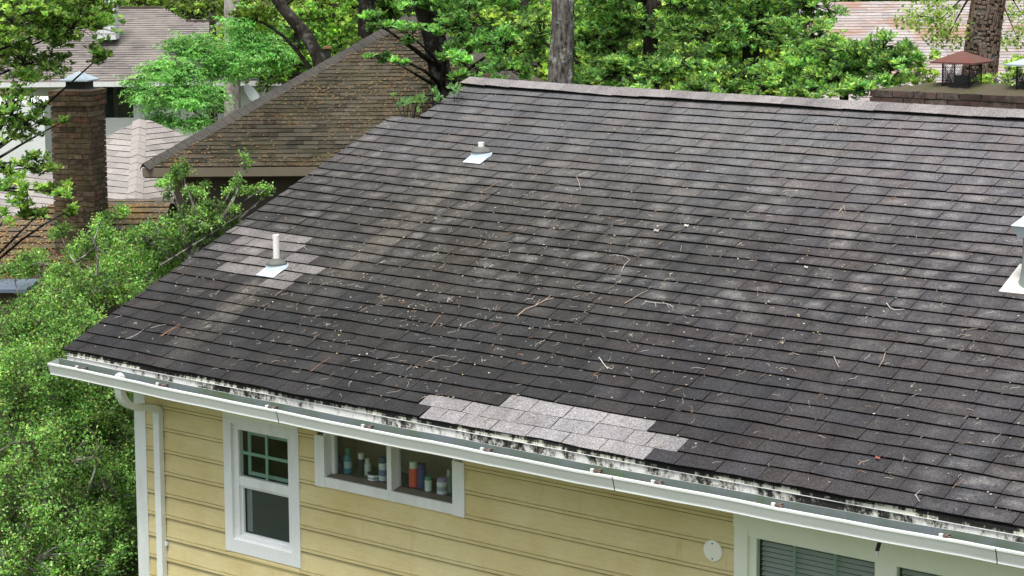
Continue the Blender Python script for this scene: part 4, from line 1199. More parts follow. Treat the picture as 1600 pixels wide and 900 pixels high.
M_CROWN = paint('mossy_mortar', (.085, .07, .05), (.06, .07, .02), .9, .95, 7, bstr=.8); m.build('mortar_crown', M_CROWN, k2)
dq = 19.35
for (pc, pl, pr_, pb, pt, bl_, br_, bb, ml, lat) in ((1503, 1448, 1552, 97, 79, 1468, 1531, 127, M_RUST, True), (1618, 1567, 1670, 101, 86, 1589, 1650, 132, M_METAL, True)):
    C = on(pc, 115, (0, 1, 0), qy + .32); d_ = proj(C)[2]; k = d_ / FPX
    # a square seen from this corner looks wider than its side
    f_ = abs(M[0][0]) + abs(M[0][1])
    cap_box(k2, C, ca, cb, (br_ - bl_) / 2 * k / f_, qz + .03, on(pc, pb, (0, 1, 0), qy + .25)[2], (pr_ - pl) / 2 * k / f_, on(pc, pt, (0, 1, 0), qy + .32)[2], M_BLACK, ml, lat)
# tiny far chimney above the brown hip and the satellite dish
A = at(507, 84, 40); m = MB()
obox(m, A, RR, FF, UP, 0, .12, 0, .12, GZ - A[2], .10); fc = m.build('small_chimney', M_BLACK); tag(fc, 'tiny dark flue with brown cap behind the brown hip', 'chimney')
m = MB(); obox(m, A, RR, FF, UP, -.02, .14, -.02, .14, .101, .15); m.build('cap', paint('tan_cap', (.30, .17, .08), (.1, .1, .1), .3), fc)
Dp = at(395, 148, 32); m = MB()
dn_ = (-FF * .28 + RR * .75 + UP * .55); dn_ /= np.linalg.norm(dn_); e1 = np.cross(dn_, UP); e1 /= np.linalg.norm(e1); e2 = np.cross(e1, dn_)
v = [Dp - dn_ * .05]; fs = []
for r_, off in ((.10, -.03), (.19, .0)):
    v += [Dp + dn_ * off + (e1 * math.cos(t) * 1 + e2 * math.sin(t) * 1.1) * r_ for t in np.linspace(0, 2 * math.pi, 21)[:-1]]
fs = [(0, 1 + i, 1 + (i + 1) % 20) for i in range(20)] + [(1 + i, 21 + i, 21 + (i + 1) % 20, 1 + (i + 1) % 20) for i in range(20)]
m.add(v, fs); dish = empty('satellite_dish', Dp, 'grey satellite dish behind the brown roof hip', 'dish'); m.build('reflector', M_STACK, dish)
m = MB(); m.tube([Dp - dn_ * .05, Dp - dn_ * .05 - UP * .25, Dp - dn_ * .05 - UP * 1.3], .018, 6); m.tube([Dp - e2 * .2, Dp + dn_ * .25 - e2 * .05], .008, 4); m.build('mast', M_METAL, dish)

# ------------------------------------------------------------------ vegetation
def unit(v): return v / (np.linalg.norm(v, axis=-1, keepdims=True) + 1e-9)
def leaves(name, base, dirs, L, Wd, cols, parent, fold=.25, droop=0.0, obov=.55, mat=None):
    n = len(base)
    L = np.broadcast_to(L, (n,))[:, None]; Wd = np.broadcast_to(Wd, (n,))[:, None]
    d = unit(dirs); r = rng.normal(size=(n, 3)); s = unit(np.cross(d, r)); nn = np.cross(s, d)
    flip = np.sign(nn[:, 2:3]); flip[flip == 0] = 1; nn = nn * flip
    tip = base + d * L - np.array([0, 0, 1]) * L * droop
    mid = base + d * L * obov
    a = mid + s * Wd + nn * Wd * fold; b = mid - s * Wd + nn * Wd * fold
    v = np.stack([base, a, tip, b], 1).reshape(-1, 3)
    return np_mesh(name, v, 4, cols, mat or M_LEAF, parent)
def palette(n, pal, jitter=.25, clump=None):
    pal = np.array(pal); i = rng.integers(0, len(pal), n)
    c = pal[i] * rng.uniform(1 - jitter, 1 + jitter, (n, 1))
    if clump is not None: c = c * clump[:, None]
    return np.clip(c, 0, 1)
def in_ell(c, r, n):
    p = rng.normal(size=(n, 3)); p = unit(p) * (rng.uniform(0, 1, (n, 1)) ** .38)
    return np.asarray(c) + p * np.asarray(r)
def bent(a, b, n=4, amp=.08):
    a, b = np.asarray(a, float), np.asarray(b, float); L = np.linalg.norm(b - a)
    o = np.array([rnd.uniform(-1, 1), rnd.uniform(-1, 1), rnd.uniform(-.3, .8)]) * L * amp
    return [a + (b - a) * t + o * math.sin(math.pi * t) for t in np.linspace(0, 1, n)]
def tree(name, label, cat, foot, top, r0, r1, ells, ntw, per, L, Wd, pal, bark, group=None, mode='small', spread=.07, trunkpts=None, twr=.004, droop=.1, jitter=.25, limb=.35, crown='crown', clumpvar=.3, bump_=0, clump=9, csize=.17, extra=()):
    """ells: list of (centre, radii); ntw twigs each with per leaves"""
    foot = np.asarray(foot, float); top = np.asarray(top, float)
    root = empty(name, foot, label, cat, group)
    tp_ = trunkpts or bent(foot, top, 7, .02)
    m = MB(); nrad = np.linspace(r0, r1, len(tp_)); m.tube(tp_, list(nrad), 12)
    if bump_:
        vv = np.array(m.v); k = 12
        for i in range(len(vv)): vv[i] += rng.normal(size=3) * bump_
        m.v = [tuple(q) for q in vv]
    vols = np.array([r[0] * r[1] * r[2] for c, r in ells]) ** .67; vols /= vols.sum()
    tb = MB(); pts = []; bright = []
    for (c, r), q in zip(ells, vols):
        # the limb leaves the trunk at the nearest sensible height
        c = np.asarray(c); j = min(range(1, len(tp_)), key=lambda i: abs(tp_[i][2] - (c[2] - .5 * np.linalg.norm(c[:2] - tp_[i][:2]))))
        lr = max(r1 * limb, twr * 2.5)
        tb.tube(bent(tp_[j], c, 6, .10), list(np.linspace(lr * 1.6, lr * .4, 6)), 6, caps=False)
        k = max(int(ntw * q), 2)
        nc = max(int(k / clump), 3); cc = in_ell(c, r, nc)
        cw = np.clip(rng.normal(1, clumpvar, nc), .4, 1.8); pick = rng.integers(0, nc, k)
        tw = cc[pick] + np.clip(rng.normal(size=(k, 3)), -1.8, 1.8) * np.asarray(r) * csize; ns = max(k // 8, 1)
        sub = in_ell(c, np.asarray(r) * .6, ns)
        for s_ in sub: tb.tube(bent(c, s_, 4, .12), [lr * .5, lr * .35, lr * .25, twr], 4, caps=False)
        for t_ in tw[:: max(1, k // 260)]:
            s_ = sub[np.argmin(((sub - t_) ** 2).sum(1))]; tb.tube(bent(s_, t_, 3, .1), [twr, twr * .8, twr * .5], 3, caps=False)
        pts.append(tw); bright.append(cw[pick] * (1 + rng.normal(size=k) * .15))
    tw = np.concatenate(pts); br = np.clip(np.concatenate(bright), .45, 1.7)
    m.build('trunk', bark, root, smooth=True)
    for pl in extra: tb.tube([at(*q) for q in pl], list(np.linspace(.014, .005, len(pl))), 5, caps=False)
    tb.build('branches', bark, root)
    P_ = np.repeat(tw, per, 0); bb = np.repeat(br, per)
    n = len(P_)
    if mode == 'whorl':
        d = rng.normal(size=(n, 3)); d[:, 2] = np.abs(d[:, 2]) * .7 + .1
        ax = np.repeat(unit(rng.normal(size=(len(tw), 3)) + np.array([0, 0, .8])), per, 0)
        d = unit(unit(d) * 1.0 + ax * .5); base = P_ + rng.normal(size=(n, 3)) * L * .12
    elif mode == 'spray':                     # flat drooping feathery sprays
        ax = np.repeat(unit(rng.normal(size=(len(tw), 3)) * np.array([1, 1, .25]) + np.array([0, 0, -.25])), per, 0)
        t_ = rng.uniform(0, 1, (n, 1)); side = unit(np.cross(ax, (0, 0, 1.0))) * rng.choice([-1, 1], (n, 1))
        base = P_ + ax * t_ * spread * 4; d = ax * .5 + side + rng.normal(size=(n, 3)) * .25
    else:
        base = P_ + rng.normal(size=(n, 3)) * spread; d = rng.normal(size=(n, 3)) + np.array([0, 0, .25])
    Lr = L * rng.uniform(.65, 1.2, n)
    leaves(crown, base, d, Lr, Wd * Lr / L, palette(n, pal, jitter, bb), root, droop=droop)
    return root
def Z(p, z=GZ): return np.array([p[0], p[1], z])
def E(px, py, d, r, ry=None, rz=None): return (at(px, py, d), (r, ry or r, rz or r))

YAU = [(.16, .34, .09), (.22, .44, .12), (.12, .26, .08), (.34, .58, .18), (.08, .19, .06), (.44, .62, .22), (.16, .36, .10), (.28, .50, .16), (.18, .17, .09)]
# small-leaved shrubs crowding the left of the house
def shrub(label, ells, footpx, d, ntw, tr_=.05, spread=.036, per=17, **kw):
    c = at(*footpx, d); cz = min(e[0][2] for e in ells) - .25
    tree('small_leaved_tree', label, 'tree', Z(c), np.array([c[0], c[1], cz]), tr_, tr_ * .35, ells, int(ntw * .48), per, .032, .0098, YAU, M_BARKG, group='small-leaved trees left of the house', spread=spread, droop=.05, twr=.0035, limb=.5, clump=8, csize=.10, clumpvar=.42, **kw)
shrub('small-leaved tree right against the roof edge, with tall sprigs reaching up beside the brown wall',
      [E(285, 262, 19.6, .14, .14, .16), E(268, 290, 19.6, .13), E(305, 300, 19.6, .15, .15, .1), E(330, 318, 19.5, .12), E(386, 247, 19.8, .06, .06, .11), E(376, 285, 19.7, .09, .09, .1),
       E(402, 300, 19.8, .16, .16, .08), E(425, 297, 19.9, .07, .07, .05), E(352, 300, 19.7, .10, .1, .06), E(350, 335, 19.5, .20, .2, .13), E(300, 350, 19.4, .28, .28, .16), E(262, 355, 19.4, .2, .2, .12), E(225, 372, 19.4, .25, .25, .14)],
      (300, 500), 19.5, 1500, tr_=.025, spread=.026, per=12, extra=[[(250, 415, 19.3), (272, 402, 19.3), (300, 384, 19.3), (330, 366, 19.3), (352, 350, 19.4), (400, 322, 19.5)], [(310, 352, 19.4), (304, 325, 19.4), (290, 290, 19.5), (284, 262, 19.6)], [(345, 345, 19.4), (362, 315, 19.6), (375, 285, 19.7), (386, 247, 19.8)]])
shrub('small-leaved tree spreading over the mossy roof between the brick chimney and the dark roof',
      [E(160, 345, 20.5, .16, .16, .12), E(190, 335, 20.5, .10), E(170, 385, 20.3, .28, .3, .2), E(205, 425, 20, .42, .4, .28), E(265, 400, 19.8, .38, .4, .25), E(120, 395, 20.5, .22, .2, .1), E(320, 365, 19.6, .2, .2, .14), E(150, 450, 19.8, .4, .4, .2), E(230, 455, 19.3, .25, .3, .2), E(95, 365, 20.5, .12)],
      (200, 560), 20, 3500, spread=.034, per=13, extra=[[(150, 430, 19.2), (153, 405, 19.2), (147, 375, 19.3), (158, 345, 19.4)], [(118, 410, 19.3), (135, 398, 19.3), (150, 385, 19.2), (163, 395, 19.2)]])
shrub('bushy small-leaved tree below the mossy roof with a pale blue grey patch behind it',
      [E(60, 410, 19.6, .26, .2, .10), E(20, 418, 19.6, .22, .2, .09), E(95, 440, 19.4, .30, .3, .14), E(20, 510, 18.8, .5, .5, .26), E(90, 495, 18.8, .5, .5, .3), E(130, 520, 18.6, .3, .3, .22), E(40, 570, 18.5, .6, .6, .4)],
      (60, 640), 18.8, 4200)
shrub('dense small-leaved tree beneath the left end of the gutter',
      [E(100, 600, 18.0, .6, .6, .45), E(180, 640, 18.2, .5, .6, .4), E(20, 640, 17.8, .6, .6, .5), E(200, 720, 18.2, .45, .6, .5), E(130, 700, 17.8, .5, .5, .4), E(160, 560, 18.3, .3, .4, .25)],
      (140, 800), 18.0, 6200, extra=[[(140, 760, 17.3), (150, 730, 17.3), (155, 700, 17.2), (148, 680, 17.2), (135, 665, 17.2)], [(165, 765, 17.3), (158, 740, 17.3), (152, 715, 17.3)], [(0, 705, 17.1), (20, 692, 17.1), (45, 690, 17.1)]])
shrub('lowest small-leaved tree in the bottom left corner beside the white corner board',
      [E(60, 760, 17.3, .7, .7, .55), E(160, 800, 17.5, .55, .7, .5), E(30, 860, 17.0, .6, .6, .5), E(130, 880, 17.2, .6, .6, .45), E(205, 850, 18, .4, .6, .5), E(200, 930, 17.4, .5, .5, .4), E(70, 960, 17, .7, .7, .5)],
      (110, 960), 17.4, 7200)

OAK = [(.17, .34, .10), (.24, .44, .12), (.34, .52, .14), (.10, .22, .07), (.46, .60, .18)]
c = at(-90, 300, 24)
tree('oak_tree', 'leafy oak hanging into the top left corner in front of the brick chimney', 'tree', Z(c), np.array([c[0], c[1], 3.2]), .2, .08,
     [E(20, 30, 23.5, .6, .6, .35), E(110, 45, 24, .5, .5, .25), E(45, 100, 24, .4, .5, .25), E(20, 180, 24, .4, .4, .3), E(160, 85, 24.2, .16, .3, .16), E(60, 190, 24, .14, .2, .10), E(98, 190, 23.9, .10, .1, .06),
      E(50, 262, 23.5, .30, .3, .15), E(85, 300, 23.4, .26, .2, .15), E(25, 300, 23.3, .28, .2, .18), E(60, 335, 23.4, .24, .2, .10), E(105, 330, 23.4, .16, .1, .10), E(10, 255, 23.4, .2, .2, .12), E(150, 20, 24.5, .4, .4, .25), E(5, 345, 23.3, .15, .1, .1), E(80, -30, 24, .8, .6, .4), E(200, -20, 24.8, .5, .4, .2)],
     2100, 9, .078, .016, OAK, M_BARKD, mode='whorl', spread=.06, limb=.22, twr=.005, clumpvar=.4)
c = at(366, 300, 44)
tree('slender_tree', 'pale grey trunk of a slender tree in front of the far white house', 'tree', Z(c), at(362, -60, 44.5), .22, .17,
     [E(300, -120, 45, 1.6, 1.2, .8), E(420, -110, 45, 1.6, 1.2, .8)], 500, 8, .08, .03, OAK, M_BARKL, limb=.3)
FEA = [(.20, .48, .15), (.29, .60, .21), (.13, .33, .11), (.38, .66, .26)]
c = at(330, 330, 41)
tree('feathery_maple', 'feathery bright green small tree before the far white house wall', 'tree', Z(c), at(330, 120, 41.5), .09, .03,
     [E(300, 75, 41, .55, .5, .28), E(360, 100, 41.5, .65, .6, .32), E(270, 110, 40.6, .7, .5, .25), E(235, 150, 40.2, .42, .4, .28), E(300, 150, 40.5, .7, .6, .3), E(390, 70, 42, .6, .5, .4), E(420, 90, 42, .45, .5, .35), E(250, 190, 40.2, .35, .3, .22), E(300, 195, 40.2, .35, .3, .16), E(395, 30, 42, .5, .5, .3), E(215, 125, 40.2, .2, .2, .15)],
     4300, 12, .085, .0115, FEA, M_BARKD, mode='spray', spread=.07, droop=.3, clumpvar=.35)
MAG_ = [(.14, .34, .10), (.20, .44, .14), (.31, .54, .19), (.08, .20, .07)]
WOOD = [(.22, .38, .09), (.32, .50, .12), (.44, .60, .16), (.13, .25, .06), (.54, .66, .24)]
DEEP_ = [(.08, .22, .05), (.13, .32, .06), (.20, .42, .08), (.05, .14, .03)]
# tree with the curved leaning trunk
tp_ = [at(500, 260, 36), at(506, 140, 36), at(497, 88, 36), at(482, 60, 36), at(462, 36, 36.2), at(440, 10, 36.4), at(418, -25, 36.6)]
tp_[0] = Z(tp_[0])
tree('leaning_tree', 'dark curved leaning trunk rising behind the brown roof hip', 'tree', tp_[0], tp_[-1], .14, .10,
     [E(380, -40, 37, 1.1, 1, .5), E(520, -50, 37, 1.0, 1, .4), E(400, 30, 38, .5, .5, .2), E(560, 80, 38.5, .35, .3, .2)], 1500, 9, .09, .026, WOOD, M_BARKD, trunkpts=tp_, mode='whorl')
for (px, r, d, lab) in ((573, .17, 40, 'straight dark trunk just left of the brown roof peak'),):
    tree('wood_tree', lab, 'tree', Z(at(px, 200, d)), at(px + 2, -80, d), r * 1.1, r * .9, [E(px - 60, -70, d, 1.2, 1, .5), E(px + 60, -60, d, 1.1, 1, .5)], 700, 8, .1, .03, WOOD, M_BARKD, mode='whorl', group=None, bump_=.008)
# broadleaf tree whose dark trunk stands just right of the brown roof peak
tp_ = [at(700, 330, 29), at(693, 140, 29), at(688, 110, 29), at(678, 60, 29), at(664, 10, 29), at(655, -60, 29)]; tp_[0] = Z(tp_[0])
tree('broadleaf_tree', 'glossy-leaved tree with thick dark trunk beside the brown roof peak', 'tree', tp_[0], tp_[-1], .17, .16,
     [E(600, 45, 27.6, .28, .2, .14), E(585, 90, 27.5, .16, .2, .1), E(622, 100, 27.4, .14, .2, .09), E(640, 55, 27.6, .25, .2, .15), E(575, 25, 28, .2, .2, .1), E(735, 40, 28, .5, .5, .35), E(730, 105, 27, .38, .3, .2), E(790, 70, 27.5, .5, .5, .3), E(800, 110, 26.5, .3, .3, .13), E(700, 70, 27.8, .3, .3, .2), E(690, 0, 28.4, .6, .5, .25), E(760, -20, 28, .7, .5, .3), E(760, 130, 26, .25, .2, .08)],
     1250, 10, .085, .0145, MAG_, M_BARKD, trunkpts=tp_, mode='whorl', limb=.13, twr=.006, bump_=.012, clumpvar=.35)
# grey trunk in the middle
tp_ = [at(874, 260, 23.5), at(876, 134, 23.5), at(876, 100, 23.5), at(878, 60, 23.5), at(879, 20, 23.5), at(880, -60, 23.5)]; tp_[0] = Z(tp_[0])
tree('grey_trunk_tree', 'straight grey trunk with lichen directly behind the middle of the ridge', 'tree', tp_[0], tp_[-1], .158, .135,
     [E(960, -90, 24, .9, .8, .3), E(800, -90, 24, .9, .8, .3)], 300, 8, .1, .025, DEEP_, M_BARKG, trunkpts=tp_, mode='whorl', bump_=.006)
# the mass of glossy leaves behind the ridge
MAG = [(.14, .33, .10), (.20, .43, .14), (.31, .54, .19), (.08, .19, .07), (.42, .62, .22), (.12, .27, .12), (.46, .62, .18)]
GRP = 'glossy-leaved trees behind the ridge'
tree('broadleaf_tree', 'glossy-leaved tree filling the gap right of the grey trunk', 'tree', Z(at(1005, 300, 25.5)), at(1015, 0, 25.5), .15, .09,
     [E(930, 60, 25, .5, .5, .3), E(1000, 40, 25.5, .6, .6, .3), E(960, 115, 24, .5, .4, .25), E(1050, 100, 24, .5, .4, .25), E(905, 120, 24.3, .2, .2, .15), E(1000, 150, 23.5, .5, .3, .12), E(940, -10, 25, .7, .6, .3), E(1060, 10, 25.5, .6, .5, .3), E(840, 60, 26, .3, .4, .4)],
     2000, 10, .080, .0135, MAG, M_BARKD, mode='whorl', group=GRP, bump_=.01, twr=.005, clumpvar=.35)
tree('broadleaf_tree', 'glossy-leaved tree with two dark trunks left of the needle-strewn roof', 'tree', Z(at(1180, 300, 25)), at(1172, -20, 25), .16, .10,
     [E(1110, 60, 25, .6, .5, .35), E(1200, 50, 25, .6, .6, .35), E(1150, 120, 24, .5, .4, .2), E(1240, 120, 23.5, .45, .4, .2), E(1100, 140, 23.6, .4, .3, .14), E(1140, -10, 25, .7, .6, .3), E(1260, 10, 25, .5, .4, .3), E(1270, 60, 24.5, .4, .4, .25), E(1195, 155, 23.5, .3, .3, .08)],
     2000, 10, .082, .014, MAG, M_BARKD, mode='whorl', group=GRP, bump_=.01, twr=.005, clumpvar=.35)
tree('broadleaf_tree', 'glossy-leaved bush-like crown just left of the dark brick chimney', 'tree', Z(at(1330, 300, 23)), at(1320, 110, 23), .10, .05,
     [E(1350, 85, 22.8, .5, .4, .22), E(1390, 110, 22.5, .3, .3, .22), E(1300, 120, 23, .4, .4, .22), E(1260, 145, 22.8, .3, .3, .12), E(1330, 140, 22.6, .4, .3, .1), E(1415, 90, 22.8, .2, .2, .16), E(1290, 80, 23.4, .35, .3, .2), E(1240, 95, 23.4, .3, .3, .2)],
     1450, 10, .078, .0135, MAG, M_BARKD, mode='whorl', group=GRP, twr=.005, clumpvar=.35)
# sprigs between the roofs
for (px, py, lab) in ((640, 165, 'leafy sprig standing before the brown roof just above the roof notch'), (700, 148, 'leafy sprig poking out beside the upper rake of the dark roof')):
    p = at(px, py, 19.5); root = empty('leafy_sprig', Z(p), lab, 'sprig')
    m = MB(); b_ = p - UP * .3
    m.tube([Z(p), b_], [.03, .012], 6)
    bs, ds_ = [], []
    for i in range(11 if px < 660 else 8):
        e = p + np.array([rnd.uniform(-.20, .17), rnd.uniform(-.2, .2), rnd.uniform(-.10, .08)])
        e = p + RR * rnd.uniform(-.16, .13) + FF * rnd.uniform(-.15, .15) + UP * rnd.uniform(-.09, .09)
        m.tube(bent(b_, e, 4, .1), [.008, .006, .005, .003], 4, caps=False)
        for k in range(8): bs.append(e + rng.normal(size=3) * .006); ds_.append(rng.normal(size=3) + np.array([0, 0, .8]))
    m.build('stem', M_BARKD, root)
    bs, ds_ = np.array(bs), np.array(ds_)
    leaves('foliage', bs, ds_, rng.uniform(.05, .085, len(bs)), .014, palette(len(bs), [(.16, .33, .14), (.24, .42, .18), (.10, .24, .08)]), root)
# pine on the right
tp_ = [at(1524, 300, 27), at(1530, 120, 27), at(1534, 80, 27), at(1538, 40, 27), at(1545, 0, 27), at(1553, -60, 27)]; tp_[0] = Z(tp_[0])
root = empty('pine_tree', tp_[0], 'thick scaly pine trunk rising behind the rusty chimney cap', 'tree')
m = MB(); rr_ = .225
P_ = tp_; nseg = 40; ring_n = 26
zs = np.linspace(0, 1, nseg)
core = []
for i in range(len(P_) - 1):
    pass
m.tube(P_, [.25, .232, .228, .222, .215, .21], 18); m.build('trunk', M_BARKD, root, smooth=True)
# bark plates, each a slightly raised scale
m = MB(); A0, A1 = P_[1] - UP * .4, P_[5]; L_ = np.linalg.norm(A1 - A0); ax = (A1 - A0) / L_
e1 = np.cross(ax, (1, 0, 0)); e1 /= np.linalg.norm(e1); e2 = np.cross(ax, e1)
ts = 0
while ts < L_:
    hgt = .055; k = 24; off = rnd.uniform(0, 1)
    for i in range(k):
        th0 = (i + off + .05) / k * 2 * math.pi; th1 = (i + off + .95) / k * 2 * math.pi + rnd.uniform(-.03, .03)
        y0 = ts + rnd.uniform(0, .04); y1 = y0 + hgt + rnd.uniform(-.02, .05)
        def Q(th, y, r):
            zz = A0[2] + y * ax[2]; pz = [q[2] for q in P_]
            c_ = np.array([np.interp(zz, pz, [q[0] for q in P_]), np.interp(zz, pz, [q[1] for q in P_]), zz])
            return c_ + (e1 * math.cos(th) + e2 * math.sin(th)) * r
        ra = np.interp(y0 / L_, [0, 1], [.235, .212]); h_ = rnd.uniform(.006, .016)
        v = [Q(th0, y0, ra), Q(th1, y0, ra), Q(th1, y1, ra), Q(th0, y1, ra), Q(th0 + .03, y0 + .012, ra + h_), Q(th1 - .05, y0 + .012, ra + h_), Q(th1 - .05, y1 - .012, ra + h_), Q(th0 + .05, y1 - .012, ra + h_)]
        m.hexa(v)
    ts += hgt + .012
m.build('bark_plates', M_BARKP, root, kind='stuff')
tb = MB(); bs = []
for px, py, r_ in ((1465, 35, .4), (1480, 60, .3), (1435, 25, .35), (1590, 60, .4), (1595, 20, .5), (1460, 5, .5)):
    c_ = at(px, py, 28.3 if px > 1500 else 27); tb.tube(bent(tp_[-1], c_, 5, .15), [.03, .02, .015, .01, .005], 5, caps=False)
    q = in_ell(c_, (r_, r_, r_ * .5), 26); bs.append(q)
    for t_ in q[::3]: tb.tube([c_, t_], [.005, .003], 3, caps=False)
tb.build('branches', M_BARKD, root)
tw = np.concatenate(bs); bs = np.repeat(tw, 8, 0); bs = bs + rng.normal(size=bs.shape) * .05
leaves('foliage', bs, rng.normal(size=bs.shape), .07, .018, palette(len(bs), WOOD), root)
# small shrubs in the gap around the chimney caps
for px, py, lab in ((1430, 118, 'yellow-green young shrub between glossy tree and rusty cap'), (1575, 125, 'low green plant between the two chimney caps')):
    p = at(px, py, 23)
    tree('young_shrub', lab, 'shrub', Z(p), p, .03, .01, [E(px, py, 23, .3, .3, .13), E(px + 10, py - 25, 23.5, .2, .2, .13)], 130, 9, .06, .014, WOOD, M_BARKG, mode='whorl')
# woodland behind everything
wl = [(-40, 50, 52, 1.6), (60, 20, 66, 2.2), (200, -30, 70, 2.0), (310, 10, 70, 1.6), (330, -40, 60, 1.6), (430, 50, 55, 1.3), (470, 110, 46, .9), (530, 40, 52, 1.5), (610, 30, 56, 1.3), (610, 10, 46, 1.0), (700, 20, 50, 1.4), (720, 80, 40, .9), (800, 20, 45, 1.4), (830, 100, 36, .8), (920, 20, 50, 1.5), (940, 90, 38, 1.0), (1020, 40, 46, 1.4), (1060, 110, 36, .9), (1130, 30, 48, 1.5), (1180, 110, 34.3, .7), (1240, 0, 50, 1.4), (1290, -10, 48, 1.2), (1380, -45, 50, 1.4), (1480, -50, 50, 1.2), (1590, 10, 52, 1.3), (1560, -30, 48, 1.2)]
wlab = ['woodland crown filling the far top left corner behind the oak', 'woodland crown behind the white chimney of the far house', 'woodland crown over the right half of the mauve roof ridge', 'woodland crown just left of the pale slender trunk', 'woodland crown touching the pale slender trunk at the frame top',
 'yellow-green crown behind the curved leaning trunk', 'low yellow-green crown right of the leaning trunk behind the brown hip', 'woodland crown left of the straight dark trunk', 'woodland crown behind the straight dark trunk', 'woodland crown just above the brown roof peak', 'woodland crown behind the thick dark trunk by the brown roof',
 'low crown between the thick dark trunk and the ridge end', 'woodland crown left of the grey lichen trunk', 'low crown at the foot of the grey lichen trunk, left side', 'woodland crown right of the grey lichen trunk', 'low crown behind the ridge right of the grey lichen trunk', 'woodland crown above the middle of the glossy trees', 'low crown showing through the middle of the glossy trees',
 'woodland crown above the two-trunk glossy tree', 'low crown in front of the left end of the needle-strewn roof', 'woodland crown over the left end of the needle-strewn roof', 'woodland crown at the frame top beside the needle-strewn roof ridge', 'woodland crown above the middle of the needle-strewn roof', 'woodland crown left of the pine trunk at the frame top', 'woodland crown in the top right corner', 'woodland crown right behind the pine trunk']
for i, (px, py, d, r_) in enumerate(wl):
    el = [E(px, py, d, r_ * 1.25, r_, r_ * .9)]
    for k in range(5): el.append(E(px + rnd.uniform(-70, 70), py + rnd.uniform(-70, 70), d + rnd.uniform(-1.5, 1.5), r_ * rnd.uniform(.5, .8)))
    tree('wood_tree', wlab[i], 'tree', Z(at(px, 200, d)), at(px + rnd.uniform(-20, 20), py - 60, d), .16, .08, el, int(900 * r_), 9, .12, .034, WOOD if i % 3 else DEEP_ + WOOD[:2], M_BARKD if i % 4 else M_BARKG, group='woodland trees behind the roofs', mode='whorl', spread=.12, twr=.008, clumpvar=.55)

# ------------------------------------------------------------------ litter on the dark roof
BLEACH = [(.36, .32, .28), (.44, .40, .36), (.26, .21, .16), (.42, .36, .29), (.30, .18, .11), (.36, .30, .24), (.33, .30, .27)]
def bit(mb, X, t, L, ang, curl, r, col, h=.016, n=3):
    pts = []; a = ang; x, y = X, t
    for i in range(n + 1):
        pts.append(RP(x, y, h + .004 * math.sin(i * 2.1) + r)); x += L / n * math.cos(a); y += L / n * math.sin(a); a += curl
    mb.tube(pts, r, 3, col, caps=False)
m = MB()
cnt = 0
while cnt < 1750:
    u, v = rnd.uniform(80, 1600), rnd.uniform(130, 860)
    X, t = rt(u, v)
    if t < .05 or t > RIDGE_T - .25 or X < xleft(t) + .05 or X > 9: continue
    dens = math.exp(-((X - 3.0) / 2.4) ** 2 - ((t - 2.0) / 1.7) ** 2) + .16
    if rnd.random() > dens: continue
    cnt += 1
    k = rnd.random(); col = rnd.choice(BLEACH); ang = rnd.gauss(.9, .9)
    if k < .48:                                             # flecks: bud scales, bits of leaf
        s = rnd.uniform(.004, .010); a = rnd.uniform(0, 3.1)
        q = [RP(X + s * math.cos(a + b), t + s * math.sin(a + b) * rnd.uniform(.5, 1), .018 + rnd.uniform(0, .005)) for b in (0, 1.7, 3.2, 4.7)]
        m.add(q, [(0, 1, 2, 3)], rnd.choice(BLEACH + [(.5, .47, .42), (.42, .36, .18), (.36, .25, .14)]))
    elif k < .93: bit(m, X, t, rnd.uniform(.025, .07) * (1.7 if rnd.random() < .12 else 1), ang, rnd.uniform(-.5, .5), .0014, col)
    else:
        for _ in range(4): bit(m, X, t, rnd.uniform(.02, .05), rnd.uniform(0, 6), rnd.uniform(-.8, .8), .0016, col)
lo = m.build('roof_litter', M_LITTER); tag(lo, 'scattered catkins, bud scales and twig bits on the dark roof', 'litter', kind='stuff')
def twig(name, pts, r, col, label, branches=(), cat='twig'):
    m = MB()
    def P2(q): X, t = rt(*q); return RP(X, t, .022)
    pp_ = [P2(q) for q in pts]; m.tube(pp_, list(np.linspace(r, r * .6, len(pp_))), 5, col)
    for b in branches: m.tube([P2(q) for q in b], [r * .7, *([r * .4] * (len(b) - 1))], 4, col)
    o = m.build(name, M_LITTER); tag(o, label, cat)
TW = (.40, .31, .25); TP = (.38, .34, .32); TO = (.33, .19, .12)
twig('fallen_twig', [(809, 491), (822, 480), (838, 474), (852, 466), (866, 462)], .0045, TW, 'longest pale brown twig lying on the middle of the dark roof', [[(852, 466), (862, 458)], [(838, 474), (845, 464)]])
twig('fallen_twig', [(1009, 466), (1016, 468), (1030, 469), (1043, 470), (1054, 475)], .004, TP, 'pinkish twig with short side spurs right of the longest twig', [[(1025, 469), (1026, 476)], [(1043, 470), (1047, 477)], [(1048, 471), (1053, 478)], [(1011, 467), (1004, 472)]])
twig('fallen_twig', [(972, 420), (976, 411), (985, 401), (975, 396), (962, 394), (953, 395)], .003, TP, 'pale bent twig shaped like a hook above the middle of the roof')
twig('fallen_twig', [(977, 470), (990, 462), (1005, 453), (1013, 449)], .0032, TW, 'straight thin twig left of the pinkish spurred twig')
twig('fallen_twig', [(902, 273), (906, 282), (908, 293)], .003, TP, 'short upright pale twig high on the roof right of the upper vent pipe', [[(906, 284), (897, 284)]])
twig('fallen_twig', [(757, 296), (770, 288), (783, 279)], .003, TO, 'orange brown needle twig just below the upper vent pipe')
twig('pine_needles', [(252, 527), (266, 518), (282, 508)], .0028, TO, 'orange bundle of pine needles near the lower left eave', [[(254, 527), (270, 516), (283, 512)], [(263, 526), (270, 517), (284, 509)]], 'pine needles')
twig('fallen_twig', [(198, 532), (214, 526), (226, 517)], .003, TP, 'pale split twig left of the orange needle bundle', [[(203, 532), (216, 524)]])
